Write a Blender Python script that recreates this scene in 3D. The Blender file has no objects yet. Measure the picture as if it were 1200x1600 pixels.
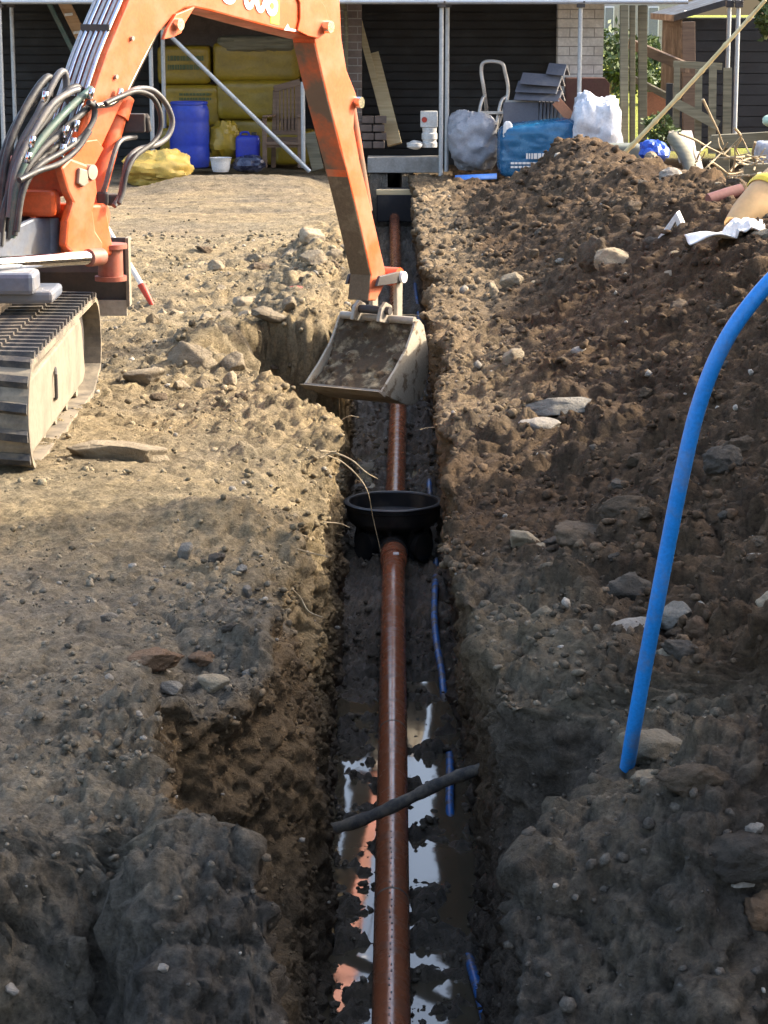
import bpy, math, random
import numpy as np
from mathutils import Matrix, Vector

# ---------------------------------------------------------------- camera, sky, sun, exposure
scene = bpy.context.scene
COL = scene.collection
R = math.radians
CAM_H, PITCH, FPX = 1.70, R(12.35), 3700.0
cam_data = bpy.data.cameras.new('camera')
cam = bpy.data.objects.new('camera', cam_data)
COL.objects.link(cam)
cam.location = (0, 0, CAM_H)
cam.rotation_euler = (math.pi / 2 - PITCH, 0, 0)
cam_data.sensor_fit = 'VERTICAL'
cam_data.sensor_height = 24.0
cam_data.lens = FPX / 1600 * 24.0
cam_data.clip_start = 0.05
cam_data.clip_end = 800
scene.camera = cam

SUN_EL = R(34)
SUN_H = (0.955, 0.297)                     # horizontal direction towards the sun: right and a little beyond
SUN_DIR = Vector((SUN_H[0] * math.cos(SUN_EL), SUN_H[1] * math.cos(SUN_EL), math.sin(SUN_EL)))
world = bpy.data.worlds.new('World')
scene.world = world
world.use_nodes = True
wn = world.node_tree.nodes
sky = wn.new('ShaderNodeTexSky')
sky.sky_type = 'NISHITA'
sky.sun_disc = False
sky.sun_elevation = SUN_EL
sky.sun_rotation = math.atan2(SUN_H[0], SUN_H[1])
sky.air_density = 1.0
sky.dust_density = 5.0
sky.ozone_density = 0.4
wn['Background'].inputs['Strength'].default_value = 0.15
world.node_tree.links.new(sky.outputs[0], wn['Background'].inputs['Color'])
sun_data = bpy.data.lights.new('sun', 'SUN')
sun = bpy.data.objects.new('sun', sun_data)
COL.objects.link(sun)
sun_data.energy = 2.0
sun_data.angle = R(0.53)
sun_data.color = (1.0, 0.91, 0.76)
sun.rotation_euler = (-SUN_DIR).to_track_quat('-Z', 'Y').to_euler()
vs = scene.view_settings
vs.view_transform = 'Standard'
vs.look = 'None'
vs.exposure = 2.1
vs.gamma = 1.0

rng = np.random.default_rng(7)
random.seed(7)

# ---------------------------------------------------------------- pixel helpers used for planning positions in the place
CP, SP = math.cos(PITCH), math.sin(PITCH)
def ray(px, py):
    a, b = (px - 600) / FPX, (py - 800) / FPX
    return Vector((a, CP - b * SP, -SP - b * CP))
def atY(px, py, Y):                        # point at world depth Y
    r = ray(px, py); t = Y / r.y
    return Vector((r.x * t, Y, CAM_H + r.z * t))
def atZ(px, py, z):                        # point at world height z
    r = ray(px, py); t = (z - CAM_H) / r.z
    return Vector((r.x * t, r.y * t, z))

# ---------------------------------------------------------------- object helpers
def tag(o, label=None, cat=None, group=None, kind=None):
    if label: o['label'] = label
    if cat: o['category'] = cat
    if group: o['group'] = group
    if kind: o['kind'] = kind
    return o

def root(name, loc, label, cat, group=None):
    o = bpy.data.objects.new(name, None)
    COL.objects.link(o)
    o.location = loc
    o.empty_display_size = 0.1
    return tag(o, label, cat, group)

class MB:
    """collects shapes, in world coordinates, for one mesh"""
    def __init__(s): s.v, s.f = [], []
    def add(s, vs, fs):
        n = len(s.v); s.v += [tuple(p) for p in vs]; s.f += [tuple(i + n for i in f) for f in fs]; return s
    def box(s, c, size, rot=None):
        hx, hy, hz = size[0] / 2, size[1] / 2, size[2] / 2
        c = Vector(c)
        vs = [Vector((x, y, z)) for x in (-hx, hx) for y in (-hy, hy) for z in (-hz, hz)]
        if rot is not None: vs = [rot @ v for v in vs]
        return s.add([c + v for v in vs], [(0, 1, 3, 2), (4, 6, 7, 5), (0, 4, 5, 1), (2, 3, 7, 6), (0, 2, 6, 4), (1, 5, 7, 3)])
    def bar(s, p0, p1, w, h, up=(0, 0, 1)):
        p0, p1 = Vector(p0), Vector(p1)
        d = (p1 - p0).normalized(); up = Vector(up)
        sd = d.cross(up)
        if sd.length < 1e-4: sd = d.cross(Vector((1, 0, 0)))
        sd.normalize(); u = sd.cross(d)
        vs = []
        for p in (p0, p1):
            for a, b in ((-1, -1), (1, -1), (1, 1), (-1, 1)): vs.append(p + sd * (a * w / 2) + u * (b * h / 2))
        return s.add(vs, [(3, 2, 1, 0), (4, 5, 6, 7), (0, 1, 5, 4), (1, 2, 6, 5), (2, 3, 7, 6), (3, 0, 4, 7)])
    def cyl(s, p0, p1, r0, r1=None, n=16, caps=True):
        return s.tube([p0, p1], [r0, r0 if r1 is None else r1], n, caps)
    def tube(s, pts, r, n=10, caps=True):
        pts = [Vector(p) for p in pts]
        rs = r if isinstance(r, (list, tuple, np.ndarray)) else [r] * len(pts)
        d0 = (pts[1] - pts[0]).normalized()
        ref = Vector((0, 0, 1)) if abs(d0.z) < 0.9 else Vector((1, 0, 0))
        u = d0.cross(ref).normalized()
        base = len(s.v)
        for i, p in enumerate(pts):
            d = (pts[min(i + 1, len(pts) - 1)] - pts[max(i - 1, 0)]).normalized()
            u = (u - d * u.dot(d)).normalized(); w = d.cross(u)
            for k in range(n):
                a = 2 * math.pi * k / n
                s.v.append(tuple(p + (u * math.cos(a) + w * math.sin(a)) * rs[i]))
        for i in range(len(pts) - 1):
            for k in range(n):
                a, b = base + i * n + k, base + i * n + (k + 1) % n
                s.f.append((a, b, b + n, a + n))
        if caps:
            s.f.append(tuple(base + k for k in range(n))[::-1])
            s.f.append(tuple(base + (len(pts) - 1) * n + k for k in range(n)))
        return s
    def prism(s, poly, fn0, fn1):
        """poly of 2-d points, mapped by fn0 and fn1 to the two end faces"""
        n = len(poly); vs = [fn0(*p) for p in poly] + [fn1(*p) for p in poly]
        fs = [tuple(range(n))[::-1], tuple(range(n, 2 * n))]
        fs += [(i, (i + 1) % n, n + (i + 1) % n, n + i) for i in range(n)]
        return s.add(vs, fs)
    def lathe(s, c, prof, n=32, close=False, sx=1.0, sy=1.0):
        c = Vector(c); base = len(s.v)
        for r, z in prof:
            for k in range(n):
                a = 2 * math.pi * k / n
                s.v.append((c.x + r * math.cos(a) * sx, c.y + r * math.sin(a) * sy, c.z + z))
        for i in range(len(prof) - 1):
            for k in range(n):
                a, b = base + i * n + k, base + i * n + (k + 1) % n
                s.f.append((a, b, b + n, a + n))
        if close:
            s.f.append(tuple(base + k for k in range(n))[::-1])
            s.f.append(tuple(base + (len(prof) - 1) * n + k for k in range(n)))
        return s
    def build(s, name, mat, parent=None, smooth=False, bevel=0.0, autosmooth=None, label=None):
        me = bpy.data.meshes.new(name)
        org = Vector((0, 0, 0))
        if parent is None:
            a = np.array(s.v); org = Vector(((a[:, 0].min() + a[:, 0].max()) / 2, (a[:, 1].min() + a[:, 1].max()) / 2, a[:, 2].min()))
        me.from_pydata([(v[0] - org.x, v[1] - org.y, v[2] - org.z) for v in s.v], [], s.f)
        me.materials.append(mat)
        import bmesh
        bm = bmesh.new(); bm.from_mesh(me)
        bmesh.ops.recalc_face_normals(bm, faces=bm.faces)
        if smooth:
            for f in bm.faces: f.smooth = len(f.verts) <= 4
            ang = R(autosmooth or 40)
            for e in bm.edges:
                if len(e.link_faces) == 2 and e.calc_face_angle(0) > ang: e.smooth = False
        bm.to_mesh(me); bm.free()
        o = bpy.data.objects.new(name, me)
        COL.objects.link(o)
        if parent is None:
            o.location = org
        else:
            o.parent = parent
            if parent.type == 'EMPTY':
                o.matrix_parent_inverse = Matrix.Translation(-Vector(parent.location))
            elif parent.parent is None:
                o.matrix_parent_inverse = Matrix.Translation(-Vector(parent.location))
        if bevel:
            m = o.modifiers.new('bevel', 'BEVEL'); m.width = bevel; m.segments = 2; m.limit_method = 'ANGLE'; m.angle_limit = R(35)
        if label: o['label'] = label
        return o

def spline(pts, n=8):
    """Catmull-Rom through the points"""
    P = [Vector(p) for p in pts]
    P = [P[0] * 2 - P[1]] + P + [P[-1] * 2 - P[-2]]
    out = []
    for i in range(1, len(P) - 2):
        a, b, c, d = P[i - 1:i + 3]
        for k in range(n):
            t = k / n
            out.append(0.5 * ((2 * b) + (c - a) * t + (2 * a - 5 * b + 4 * c - d) * t * t + (3 * b - a - 3 * c + d) * t ** 3))
    out.append(P[-2].copy())
    return out

# ---------------------------------------------------------------- materials
def new_mat(name):
    m = bpy.data.materials.new(name); m.use_nodes = True
    nt = m.node_tree; b = nt.nodes['Principled BSDF']
    return m, nt, b

def noise_node(nt, scale, detail=6, rough=0.6, coord='Object', dist=0.0):
    tc = nt.nodes.new('ShaderNodeTexCoord'); n = nt.nodes.new('ShaderNodeTexNoise')
    n.inputs['Scale'].default_value = scale; n.inputs['Detail'].default_value = detail
    n.inputs['Roughness'].default_value = rough; n.inputs['Distortion'].default_value = dist
    nt.links.new(tc.outputs[coord], n.inputs['Vector'])
    return n

def ramp(nt, fac, stops):
    r = nt.nodes.new('ShaderNodeValToRGB')
    els = r.color_ramp.elements
    els[0].position, els[0].color = stops[0][0], (*stops[0][1], 1)
    els[1].position, els[1].color = stops[-1][0], (*stops[-1][1], 1)
    for p, c in stops[1:-1]:
        e = els.new(p); e.color = (*c, 1)
    nt.links.new(fac, r.inputs[0])
    return r

def mix(nt, a, b, fac, mode='MIX'):
    m = nt.nodes.new('ShaderNodeMix'); m.data_type = 'RGBA'; m.blend_type = mode
    for sock, v in ((m.inputs[0], fac), (m.inputs[6], a), (m.inputs[7], b)):
        if hasattr(v, 'links') or isinstance(v, bpy.types.NodeSocket): nt.links.new(v, sock)
        elif isinstance(v, tuple): sock.default_value = (*v, 1) if len(v) == 3 else v
        else: sock.default_value = v
    return m.outputs[2]

def bump(nt, b, height, strength=0.4, dist=0.01):
    n = nt.nodes.new('ShaderNodeBump'); n.inputs['Strength'].default_value = strength; n.inputs['Distance'].default_value = dist
    nt.links.new(height, n.inputs['Height']); nt.links.new(n.outputs[0], b.inputs['Normal'])
    return n

def painted(name, col, dirt=(0.23, 0.18, 0.12), amount=0.45, rough=0.45, metal=0.0, scale=6.0, spec=0.5, lo=0.48, hi=0.72):
    """a coloured surface with patchy dirt of its own and fine relief"""
    m, nt, b = new_mat(name)
    n1 = noise_node(nt, scale, 8, 0.65); n2 = noise_node(nt, scale * 9, 4, 0.6)
    f = ramp(nt, n1.outputs['Fac'], [(lo, (0, 0, 0)), (hi, (amount,) * 3)])
    v = ramp(nt, n2.outputs['Fac'], [(0.3, tuple(c * 0.82 for c in col)), (0.7, tuple(min(1, c * 1.1) for c in col))])
    nt.links.new(mix(nt, v.outputs[0], dirt, f.outputs[0]), b.inputs['Base Color'])
    rr = ramp(nt, n1.outputs['Fac'], [(0.35, (rough * 0.8,) * 3), (0.7, (min(1, rough * 1.5),) * 3)])
    nt.links.new(rr.outputs[0], b.inputs['Roughness'])
    b.inputs['Metallic'].default_value = metal
    b.inputs['Specular IOR Level'].default_value = spec
    bump(nt, b, n2.outputs['Fac'], 0.12, 0.004)
    return m

def timber(name, c0, c1, scale=(3, 3, 40), rough=0.75):
    m, nt, b = new_mat(name)
    tc = nt.nodes.new('ShaderNodeTexCoord'); mp = nt.nodes.new('ShaderNodeMapping'); n = nt.nodes.new('ShaderNodeTexNoise')
    mp.inputs['Scale'].default_value = scale; n.inputs['Scale'].default_value = 1.0; n.inputs['Detail'].default_value = 7
    nt.links.new(tc.outputs['Object'], mp.inputs[0]); nt.links.new(mp.outputs[0], n.inputs['Vector'])
    r = ramp(nt, n.outputs['Fac'], [(0.3, c0), (0.7, c1)])
    nt.links.new(r.outputs[0], b.inputs['Base Color']); b.inputs['Roughness'].default_value = rough
    bump(nt, b, n.outputs['Fac'], 0.3, 0.004)
    return m

M = {}
M['orange'] = painted('orange_paint', (0.66, 0.098, 0.02), (0.30, 0.19, 0.11), 0.8, 0.45, scale=6, lo=0.45, hi=0.78)
M['orange_dirty'] = painted('orange_paint_muddy', (0.55, 0.10, 0.025), (0.13, 0.095, 0.06), 0.95, 0.6, scale=4, lo=0.38, hi=0.56)
M['red_oxide'] = painted('red_worn_paint', (0.30, 0.085, 0.05), (0.25, 0.18, 0.13), 0.9, 0.5, scale=8)
M['grey_paint'] = painted('blue_grey_paint', (0.115, 0.135, 0.175), (0.2, 0.17, 0.13), 0.85, 0.45, scale=5)
M['dark_steel'] = painted('dark_steel', (0.055, 0.05, 0.048), (0.14, 0.11, 0.08), 0.7, 0.6, scale=7, metal=0.2)
M['worn_steel'] = painted('worn_bucket_steel', (0.34, 0.30, 0.24), (0.22, 0.17, 0.115), 0.9, 0.55, scale=6, metal=0.15)
M['chrome'] = painted('chrome_rod', (0.72, 0.73, 0.76), (0.4, 0.36, 0.3), 0.3, 0.14, metal=1.0, scale=8)
M['galv'] = painted('galvanised_tube', (0.42, 0.45, 0.47), (0.25, 0.22, 0.18), 0.5, 0.42, metal=0.55, scale=10)
M['alu'] = painted('aluminium', (0.55, 0.53, 0.5), (0.3, 0.25, 0.2), 0.5, 0.4, metal=0.5, scale=10)
M['rubber'] = painted('track_rubber', (0.04, 0.04, 0.042), (0.19, 0.155, 0.11), 0.9, 0.85, scale=7, lo=0.42, hi=0.62, spec=0.3)
M['rubber_dusty'] = painted('track_rubber_dusty', (0.08, 0.072, 0.063), (0.24, 0.2, 0.145), 1.0, 0.9, scale=9, lo=0.32, hi=0.55, spec=0.2)
M['dust_paint'] = painted('dusty_cream_panel', (0.235, 0.195, 0.14), (0.15, 0.12, 0.085), 0.9, 0.85, scale=5)
M['hose'] = painted('black_hose', (0.02, 0.02, 0.022), (0.16, 0.145, 0.12), 0.6, 0.5, scale=14, lo=0.45, hi=0.75)
M['hose_green'] = painted('green_hose', (0.06, 0.11, 0.09), (0.2, 0.18, 0.14), 0.6, 0.5, scale=12)
M['hose_grey'] = painted('grey_hose', (0.085, 0.085, 0.09), (0.2, 0.175, 0.14), 0.7, 0.45, scale=12)
M['yellow_tape'] = painted('yellow_stripe', (0.85, 0.62, 0.05), amount=0.1, rough=0.5)
M['white_paint'] = painted('white_paint', (0.8, 0.8, 0.78), amount=0.2, rough=0.5)
M['red_paint'] = painted('red_paint', (0.55, 0.05, 0.03), amount=0.3, rough=0.5)
M['black_plastic'] = painted('black_chamber_plastic', (0.018, 0.019, 0.021), (0.11, 0.09, 0.065), 0.55, 0.36, scale=7)
M['blue_drum'] = painted('blue_drum_plastic', (0.012, 0.04, 0.36), (0.15, 0.13, 0.12), 0.25, 0.42, scale=3)
M['blue_can'] = painted('blue_can_plastic', (0.015, 0.03, 0.33), (0.15, 0.13, 0.12), 0.2, 0.4, scale=4)
M['blue_pipe'] = painted('blue_water_pipe', (0.014, 0.215, 0.60), (0.17, 0.17, 0.16), 0.6, 0.36, scale=14, lo=0.50, hi=0.72)
M['blue_pipe_muddy'] = painted('blue_water_pipe_muddy', (0.02, 0.16, 0.50), (0.12, 0.10, 0.075), 0.95, 0.4, scale=18, lo=0.46, hi=0.58)
M['yellow_wrap'] = painted('yellow_film', (0.30, 0.20, 0.016), (0.16, 0.11, 0.02), 0.7, 0.34, scale=4)
M['yellow_sack'] = painted('yellow_sack_plastic', (0.68, 0.46, 0.10), (0.35, 0.24, 0.08), 0.7, 0.45, scale=9)
M['green_print'] = painted('dark_green_print', (0.09, 0.11, 0.03), amount=0.3, rough=0.5)
M['blue_wrap'] = painted('blue_film', (0.015, 0.11, 0.23), (0.08, 0.22, 0.36), 0.7, 0.22, scale=6)
M['white_wrap'] = painted('clear_white_film', (0.62, 0.64, 0.68), (0.33, 0.34, 0.40), 0.7, 0.25, scale=5)
M['bubble'] = painted('grey_film', (0.34, 0.35, 0.38), (0.20, 0.20, 0.22), 0.7, 0.35, scale=7)
M['white_plastic'] = painted('white_plastic', (0.74, 0.72, 0.68), (0.45, 0.38, 0.3), 0.5, 0.5, scale=8)
M['bright_blue'] = painted('bright_blue_plastic', (0.10, 0.28, 0.75), (0.2, 0.2, 0.25), 0.4, 0.4, scale=6)
M['royal_blue'] = painted('royal_blue_plastic', (0.02, 0.08, 0.45), (0.25, 0.3, 0.4), 0.4, 0.3, scale=6)
M['slate'] = painted('slate_grey_tile', (0.095, 0.095, 0.11), (0.2, 0.19, 0.19), 0.5, 0.6, scale=6)
M['slate_pale'] = painted('pale_mortar_edge', (0.42, 0.39, 0.35), amount=0.4, rough=0.8, scale=6)
M['brown_board'] = painted('red_brown_board', (0.12, 0.045, 0.03), amount=0.3, rough=0.6, scale=5)
M['terracotta'] = painted('terracotta', (0.42, 0.17, 0.08), amount=0.3, rough=0.7, scale=6)
M['concrete'] = painted('concrete', (0.33, 0.31, 0.28), (0.16, 0.14, 0.11), 0.7, 0.85, scale=5)
M['dark_brick'] = painted('dark_brick', (0.17, 0.125, 0.10), (0.09, 0.07, 0.06), 0.7, 0.85, scale=5)
M['white_brick'] = painted('white_painted_brick', (0.62, 0.58, 0.52), (0.36, 0.32, 0.27), 0.6, 0.75, scale=4)
M['house_brick'] = painted('house_brick', (0.30, 0.17, 0.11), (0.2, 0.12, 0.08), 0.6, 0.85, scale=3)
M['mortar'] = painted('mortar', (0.30, 0.28, 0.25), amount=0.3, rough=0.9)
M['black_board'] = painted('black_stained_board', (0.020, 0.020, 0.021), (0.045, 0.04, 0.036), 0.5, 0.7, scale=4)
M['roof_tile'] = painted('roof_tile', (0.10, 0.08, 0.075), (0.17, 0.15, 0.12), 0.5, 0.8, scale=4)
M['glass'] = painted('pane', (0.18, 0.22, 0.24), amount=0.1, rough=0.06, spec=0.9)
M['pine'] = timber('pale_pine', (0.42, 0.32, 0.17), (0.58, 0.47, 0.28))
M['weathered'] = timber('weathered_timber', (0.10, 0.09, 0.055), (0.22, 0.195, 0.125))
M['chair_wood'] = timber('chair_wood', (0.10, 0.062, 0.04), (0.17, 0.11, 0.07))
M['ladder_wood'] = timber('ladder_wood', (0.36, 0.21, 0.10), (0.52, 0.33, 0.18))
M['bamboo'] = timber('bamboo', (0.55, 0.44, 0.20), (0.72, 0.60, 0.33), (8, 8, 3))
M['root_wood'] = timber('root', (0.24, 0.18, 0.10), (0.46, 0.36, 0.22), (20, 20, 20))
M['duct'] = painted('old_black_duct', (0.085, 0.082, 0.078), (0.26, 0.22, 0.17), 0.95, 0.8, scale=24, lo=0.42, hi=0.62, spec=0.3)
M['green_box'] = painted('grey_green_plastic', (0.13, 0.14, 0.11), (0.2, 0.17, 0.13), 0.5, 0.6)
M['tan_sheet'] = painted('tan_plastic', (0.55, 0.34, 0.15), (0.6, 0.45, 0.25), 0.5, 0.6, scale=2)
M['maroon'] = painted('maroon_plastic', (0.22, 0.09, 0.075), amount=0.4, rough=0.6)
M['navy_film'] = painted('navy_film', (0.02, 0.025, 0.06), (0.2, 0.22, 0.3), 0.6, 0.25, scale=14)
M['caked_mud'] = painted('caked_mud', (0.14, 0.10, 0.062), (0.28, 0.22, 0.14), 0.8, 0.9, scale=9, spec=0.15)
M['bucket_plate'] = painted('muddy_bucket_plate', (0.42, 0.37, 0.285), (0.17, 0.125, 0.08), 0.95, 0.7, scale=11, lo=0.53, hi=0.60, spec=0.2)
M['bucket_mud'] = painted('bucket_soil', (0.085, 0.062, 0.04), (0.33, 0.27, 0.17), 0.95, 0.95, scale=13, lo=0.50, hi=0.66, spec=0.1)
M['void'] = painted('dark_tarpaulin', (0.02, 0.02, 0.024), amount=0.2, rough=0.5)
M['pale_green'] = painted('pale_green_plastic', (0.45, 0.6, 0.45), amount=0.2, rough=0.5)

def pipe_material():
    m, nt, b = new_mat('brown_drain_plastic')
    n = noise_node(nt, 9, 8, 0.7); n2 = noise_node(nt, 60, 3)
    f = ramp(nt, n.outputs['Fac'], [(0.50, (0, 0, 0)), (0.72, (0.65,) * 3)])
    v = ramp(nt, n2.outputs['Fac'], [(0.3, (0.32, 0.105, 0.047)), (0.7, (0.40, 0.138, 0.063))])
    n5 = noise_node(nt, 75, 2, 0.5)
    spk = ramp(nt, n5.outputs['Fac'], [(0.74, (0, 0, 0)), (0.77, (0.75,) * 3)])
    c = mix(nt, v.outputs[0], (0.13, 0.085, 0.055), f.outputs[0])
    c = mix(nt, c, (0.03, 0.025, 0.02), spk.outputs[0])
    nt.links.new(c, b.inputs['Base Color'])
    rr = ramp(nt, n.outputs['Fac'], [(0.4, (0.17,) * 3), (0.72, (0.42,) * 3)])
    nt.links.new(rr.outputs[0], b.inputs['Roughness'])
    b.inputs['Specular IOR Level'].default_value = 0.85
    bump(nt, b, n2.outputs['Fac'], 0.05, 0.002)
    return m
M['drain'] = pipe_material()

def soil_material(name, fine=1.0):
    m, nt, b = new_mat(name)
    at = nt.nodes.new('ShaderNodeAttribute'); at.attribute_name = 'soil'
    wt = nt.nodes.new('ShaderNodeAttribute'); wt.attribute_name = 'wet'
    n1 = noise_node(nt, 7, 10, 0.72); n2 = noise_node(nt, 55 * fine, 8, 0.75); n3 = noise_node(nt, 1.3, 5, 0.6)
    v1 = ramp(nt, n1.outputs['Fac'], [(0.28, (0.45, 0.44, 0.42)), (0.5, (1.0,) * 3), (0.74, (1.55, 1.50, 1.40))])
    v2 = ramp(nt, n2.outputs['Fac'], [(0.32, (0.42,) * 3), (0.47, (0.9,) * 3), (0.56, (1.07,) * 3), (0.70, (1.65, 1.6, 1.5))])
    v3 = ramp(nt, n3.outputs['Fac'], [(0.35, (0.88, 0.90, 0.94)), (0.65, (1.1, 1.06, 0.98))])
    c = mix(nt, at.outputs['Color'], v1.outputs[0], 1.0, 'MULTIPLY')
    c = mix(nt, c, v2.outputs[0], 1.0, 'MULTIPLY')
    c = mix(nt, c, v3.outputs[0], 1.0, 'MULTIPLY')
    nt.links.new(c, b.inputs['Base Color'])
    rr = nt.nodes.new('ShaderNodeMapRange'); rr.inputs[3].default_value = 0.95; rr.inputs[4].default_value = 0.20
    nt.links.new(wt.outputs['Fac'], rr.inputs[0]); nt.links.new(rr.outputs[0], b.inputs['Roughness'])
    sp = nt.nodes.new('ShaderNodeMapRange'); sp.inputs[3].default_value = 0.15; sp.inputs[4].default_value = 0.6
    nt.links.new(wt.outputs['Fac'], sp.inputs[0]); nt.links.new(sp.outputs[0], b.inputs['Specular IOR Level'])
    n4 = noise_node(nt, 22, 10, 0.8, dist=0.6)
    ad = nt.nodes.new('ShaderNodeMath'); ad.operation = 'MULTIPLY_ADD'; ad.inputs[1].default_value = 0.45
    nt.links.new(n2.outputs['Fac'], ad.inputs[0]); nt.links.new(n4.outputs['Fac'], ad.inputs[2])
    bump(nt, b, ad.outputs[0], 0.95, 0.045)
    return m
M['soil'] = soil_material('soil')

def stone_material(name, c0, c1):
    m, nt, b = new_mat(name)
    n1 = noise_node(nt, 9, 9, 0.7); n2 = noise_node(nt, 60, 6, 0.7)
    oi = nt.nodes.new('ShaderNodeObjectInfo')
    r = ramp(nt, n1.outputs['Fac'], [(0.3, c0), (0.7, c1)])
    rv = ramp(nt, oi.outputs['Random'], [(0.0, (0.72,) * 3), (1.0, (1.2,) * 3)])
    c = mix(nt, r.outputs[0], rv.outputs[0], 1.0, 'MULTIPLY')
    nt.links.new(c, b.inputs['Base Color']); b.inputs['Roughness'].default_value = 0.92
    b.inputs['Specular IOR Level'].default_value = 0.2
    n3 = noise_node(nt, 18, 9, 0.75)
    ad = nt.nodes.new('ShaderNodeMath'); ad.operation = 'MULTIPLY_ADD'; ad.inputs[1].default_value = 0.5
    tcw = nt.nodes.new('ShaderNodeNewGeometry')
    for n_ in (n2, n3, n1): nt.links.new(tcw.outputs['Position'], n_.inputs['Vector'])
    nt.links.new(n2.outputs['Fac'], ad.inputs[0]); nt.links.new(n3.outputs['Fac'], ad.inputs[2])
    bump(nt, b, ad.outputs[0], 0.9, 0.04)
    return m
M['stone_tan'] = stone_material('tan_stone', (0.22, 0.175, 0.115), (0.42, 0.345, 0.24))
M['stone_brown'] = stone_material('brown_clod', (0.09, 0.066, 0.044), (0.19, 0.14, 0.092))
M['stone_grey'] = stone_material('grey_stone', (0.19, 0.17, 0.14), (0.33, 0.30, 0.25))
M['stone_pale'] = stone_material('pale_stone', (0.27, 0.24, 0.20), (0.44, 0.39, 0.33))
M['stone_rust'] = stone_material('rusty_stone', (0.14, 0.085, 0.05), (0.24, 0.155, 0.095))
M['stone_dark'] = stone_material('dark_grey_clod', (0.06, 0.050, 0.040), (0.135, 0.113, 0.087))

def water_material():
    m, nt, b = new_mat('muddy_water')
    b.inputs['Base Color'].default_value = (0.085, 0.070, 0.046, 1)
    b.inputs['Roughness'].default_value = 0.045
    b.inputs['IOR'].default_value = 1.333
    b.inputs['Specular IOR Level'].default_value = 1.0
    n = noise_node(nt, 10, 3, 0.5); bump(nt, b, n.outputs['Fac'], 0.02, 0.01)
    return m
M['water'] = water_material()

def leaf_material(name, c0, c1):
    m, nt, b = new_mat(name)
    n = noise_node(nt, 9, 4); r = ramp(nt, n.outputs['Fac'], [(0.3, c0), (0.7, c1)])
    nt.links.new(r.outputs[0], b.inputs['Base Color']); b.inputs['Roughness'].default_value = 0.6
    return m
M['leaf'] = leaf_material('leaf', (0.03, 0.055, 0.012), (0.10, 0.14, 0.03))
M['lawn'] = leaf_material('lawn_grass', (0.16, 0.20, 0.03), (0.30, 0.33, 0.06))

# ---------------------------------------------------------------- noise for the terrain
def _hash(ix, iy, iz, seed=0):
    h = (ix.astype(np.int64) * 374761393 + iy.astype(np.int64) * 668265263 + iz.astype(np.int64) * 2147483647 + seed * 1274126177) & 0xFFFFFFFF
    h = ((h ^ (h >> 13)) * 1274126177) & 0xFFFFFFFF
    h = h ^ (h >> 16)
    return (h & 0xFFFFFF).astype(np.float32) / np.float32(0xFFFFFF)

def vnoise(x, y, z, seed=0):
    fx, fy, fz = np.floor(x), np.floor(y), np.floor(z)
    ix, iy, iz = fx.astype(np.int64), fy.astype(np.int64), fz.astype(np.int64)
    u, v, w = (x - fx).astype(np.float32), (y - fy).astype(np.float32), (z - fz).astype(np.float32)
    u, v, w = u * u * (3 - 2 * u), v * v * (3 - 2 * v), w * w * (3 - 2 * w)
    out = 0
    for dx in (0, 1):
        wx = u if dx else 1 - u
        for dy in (0, 1):
            wy = wx * (v if dy else 1 - v)
            for dz in (0, 1):
                out = out + wy * (w if dz else 1 - w) * _hash(ix + dx, iy + dy, iz + dz, seed)
    return out * 2 - 1

def fbm(x, y, z, f, octv=4, gain=0.5, seed=0):
    a, s, out = 1.0, 0.0, 0
    for k in range(octv):
        out = out + a * vnoise(x * f + 11.3 * k, y * f + 5.7 * k, z * f + 3.1 * k, seed + k); s += a; a *= gain; f *= 2.03
    return out / s

def domes(x, y, cell, prob, r0, r1, seed):
    """height of rounded clods strewn over a plane"""
    gx, gy = np.floor(x / cell), np.floor(y / cell)
    best = np.zeros(x.shape, np.float32); idv = np.zeros(x.shape, np.float32)
    zz = np.zeros(x.shape, np.int64)
    for dx in (-1, 0, 1):
        for dy in (-1, 0, 1):
            cx, cy = (gx + dx).astype(np.int64), (gy + dy).astype(np.int64)
            h1 = _hash(cx, cy, zz, seed); h2 = _hash(cx, cy, zz + 1, seed); h3 = _hash(cx, cy, zz + 2, seed); h4 = _hash(cx, cy, zz + 3, seed)
            px, py = (cx + 0.15 + 0.7 * h1) * cell, (cy + 0.15 + 0.7 * h2) * cell
            r = r0 + (r1 - r0) * h3 ** 2
            q = 0.7 + 0.6 * h4
            d2 = ((x - px) * q) ** 2 + ((y - py) / q) ** 2
            v = np.sqrt(np.maximum(0, r * r - d2)) * (h4 * 7.3 % 1 < prob)
            m = v > best
            best = np.where(m, v, best); idv = np.where(m, h1, idv)
    return best, idv

def sstep(a, b, x):
    t = np.clip((x - a) / (b - a), 0, 1); return t * t * (3 - 2 * t)
def lerp(a, b, t): return a + (b - a) * t

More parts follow.
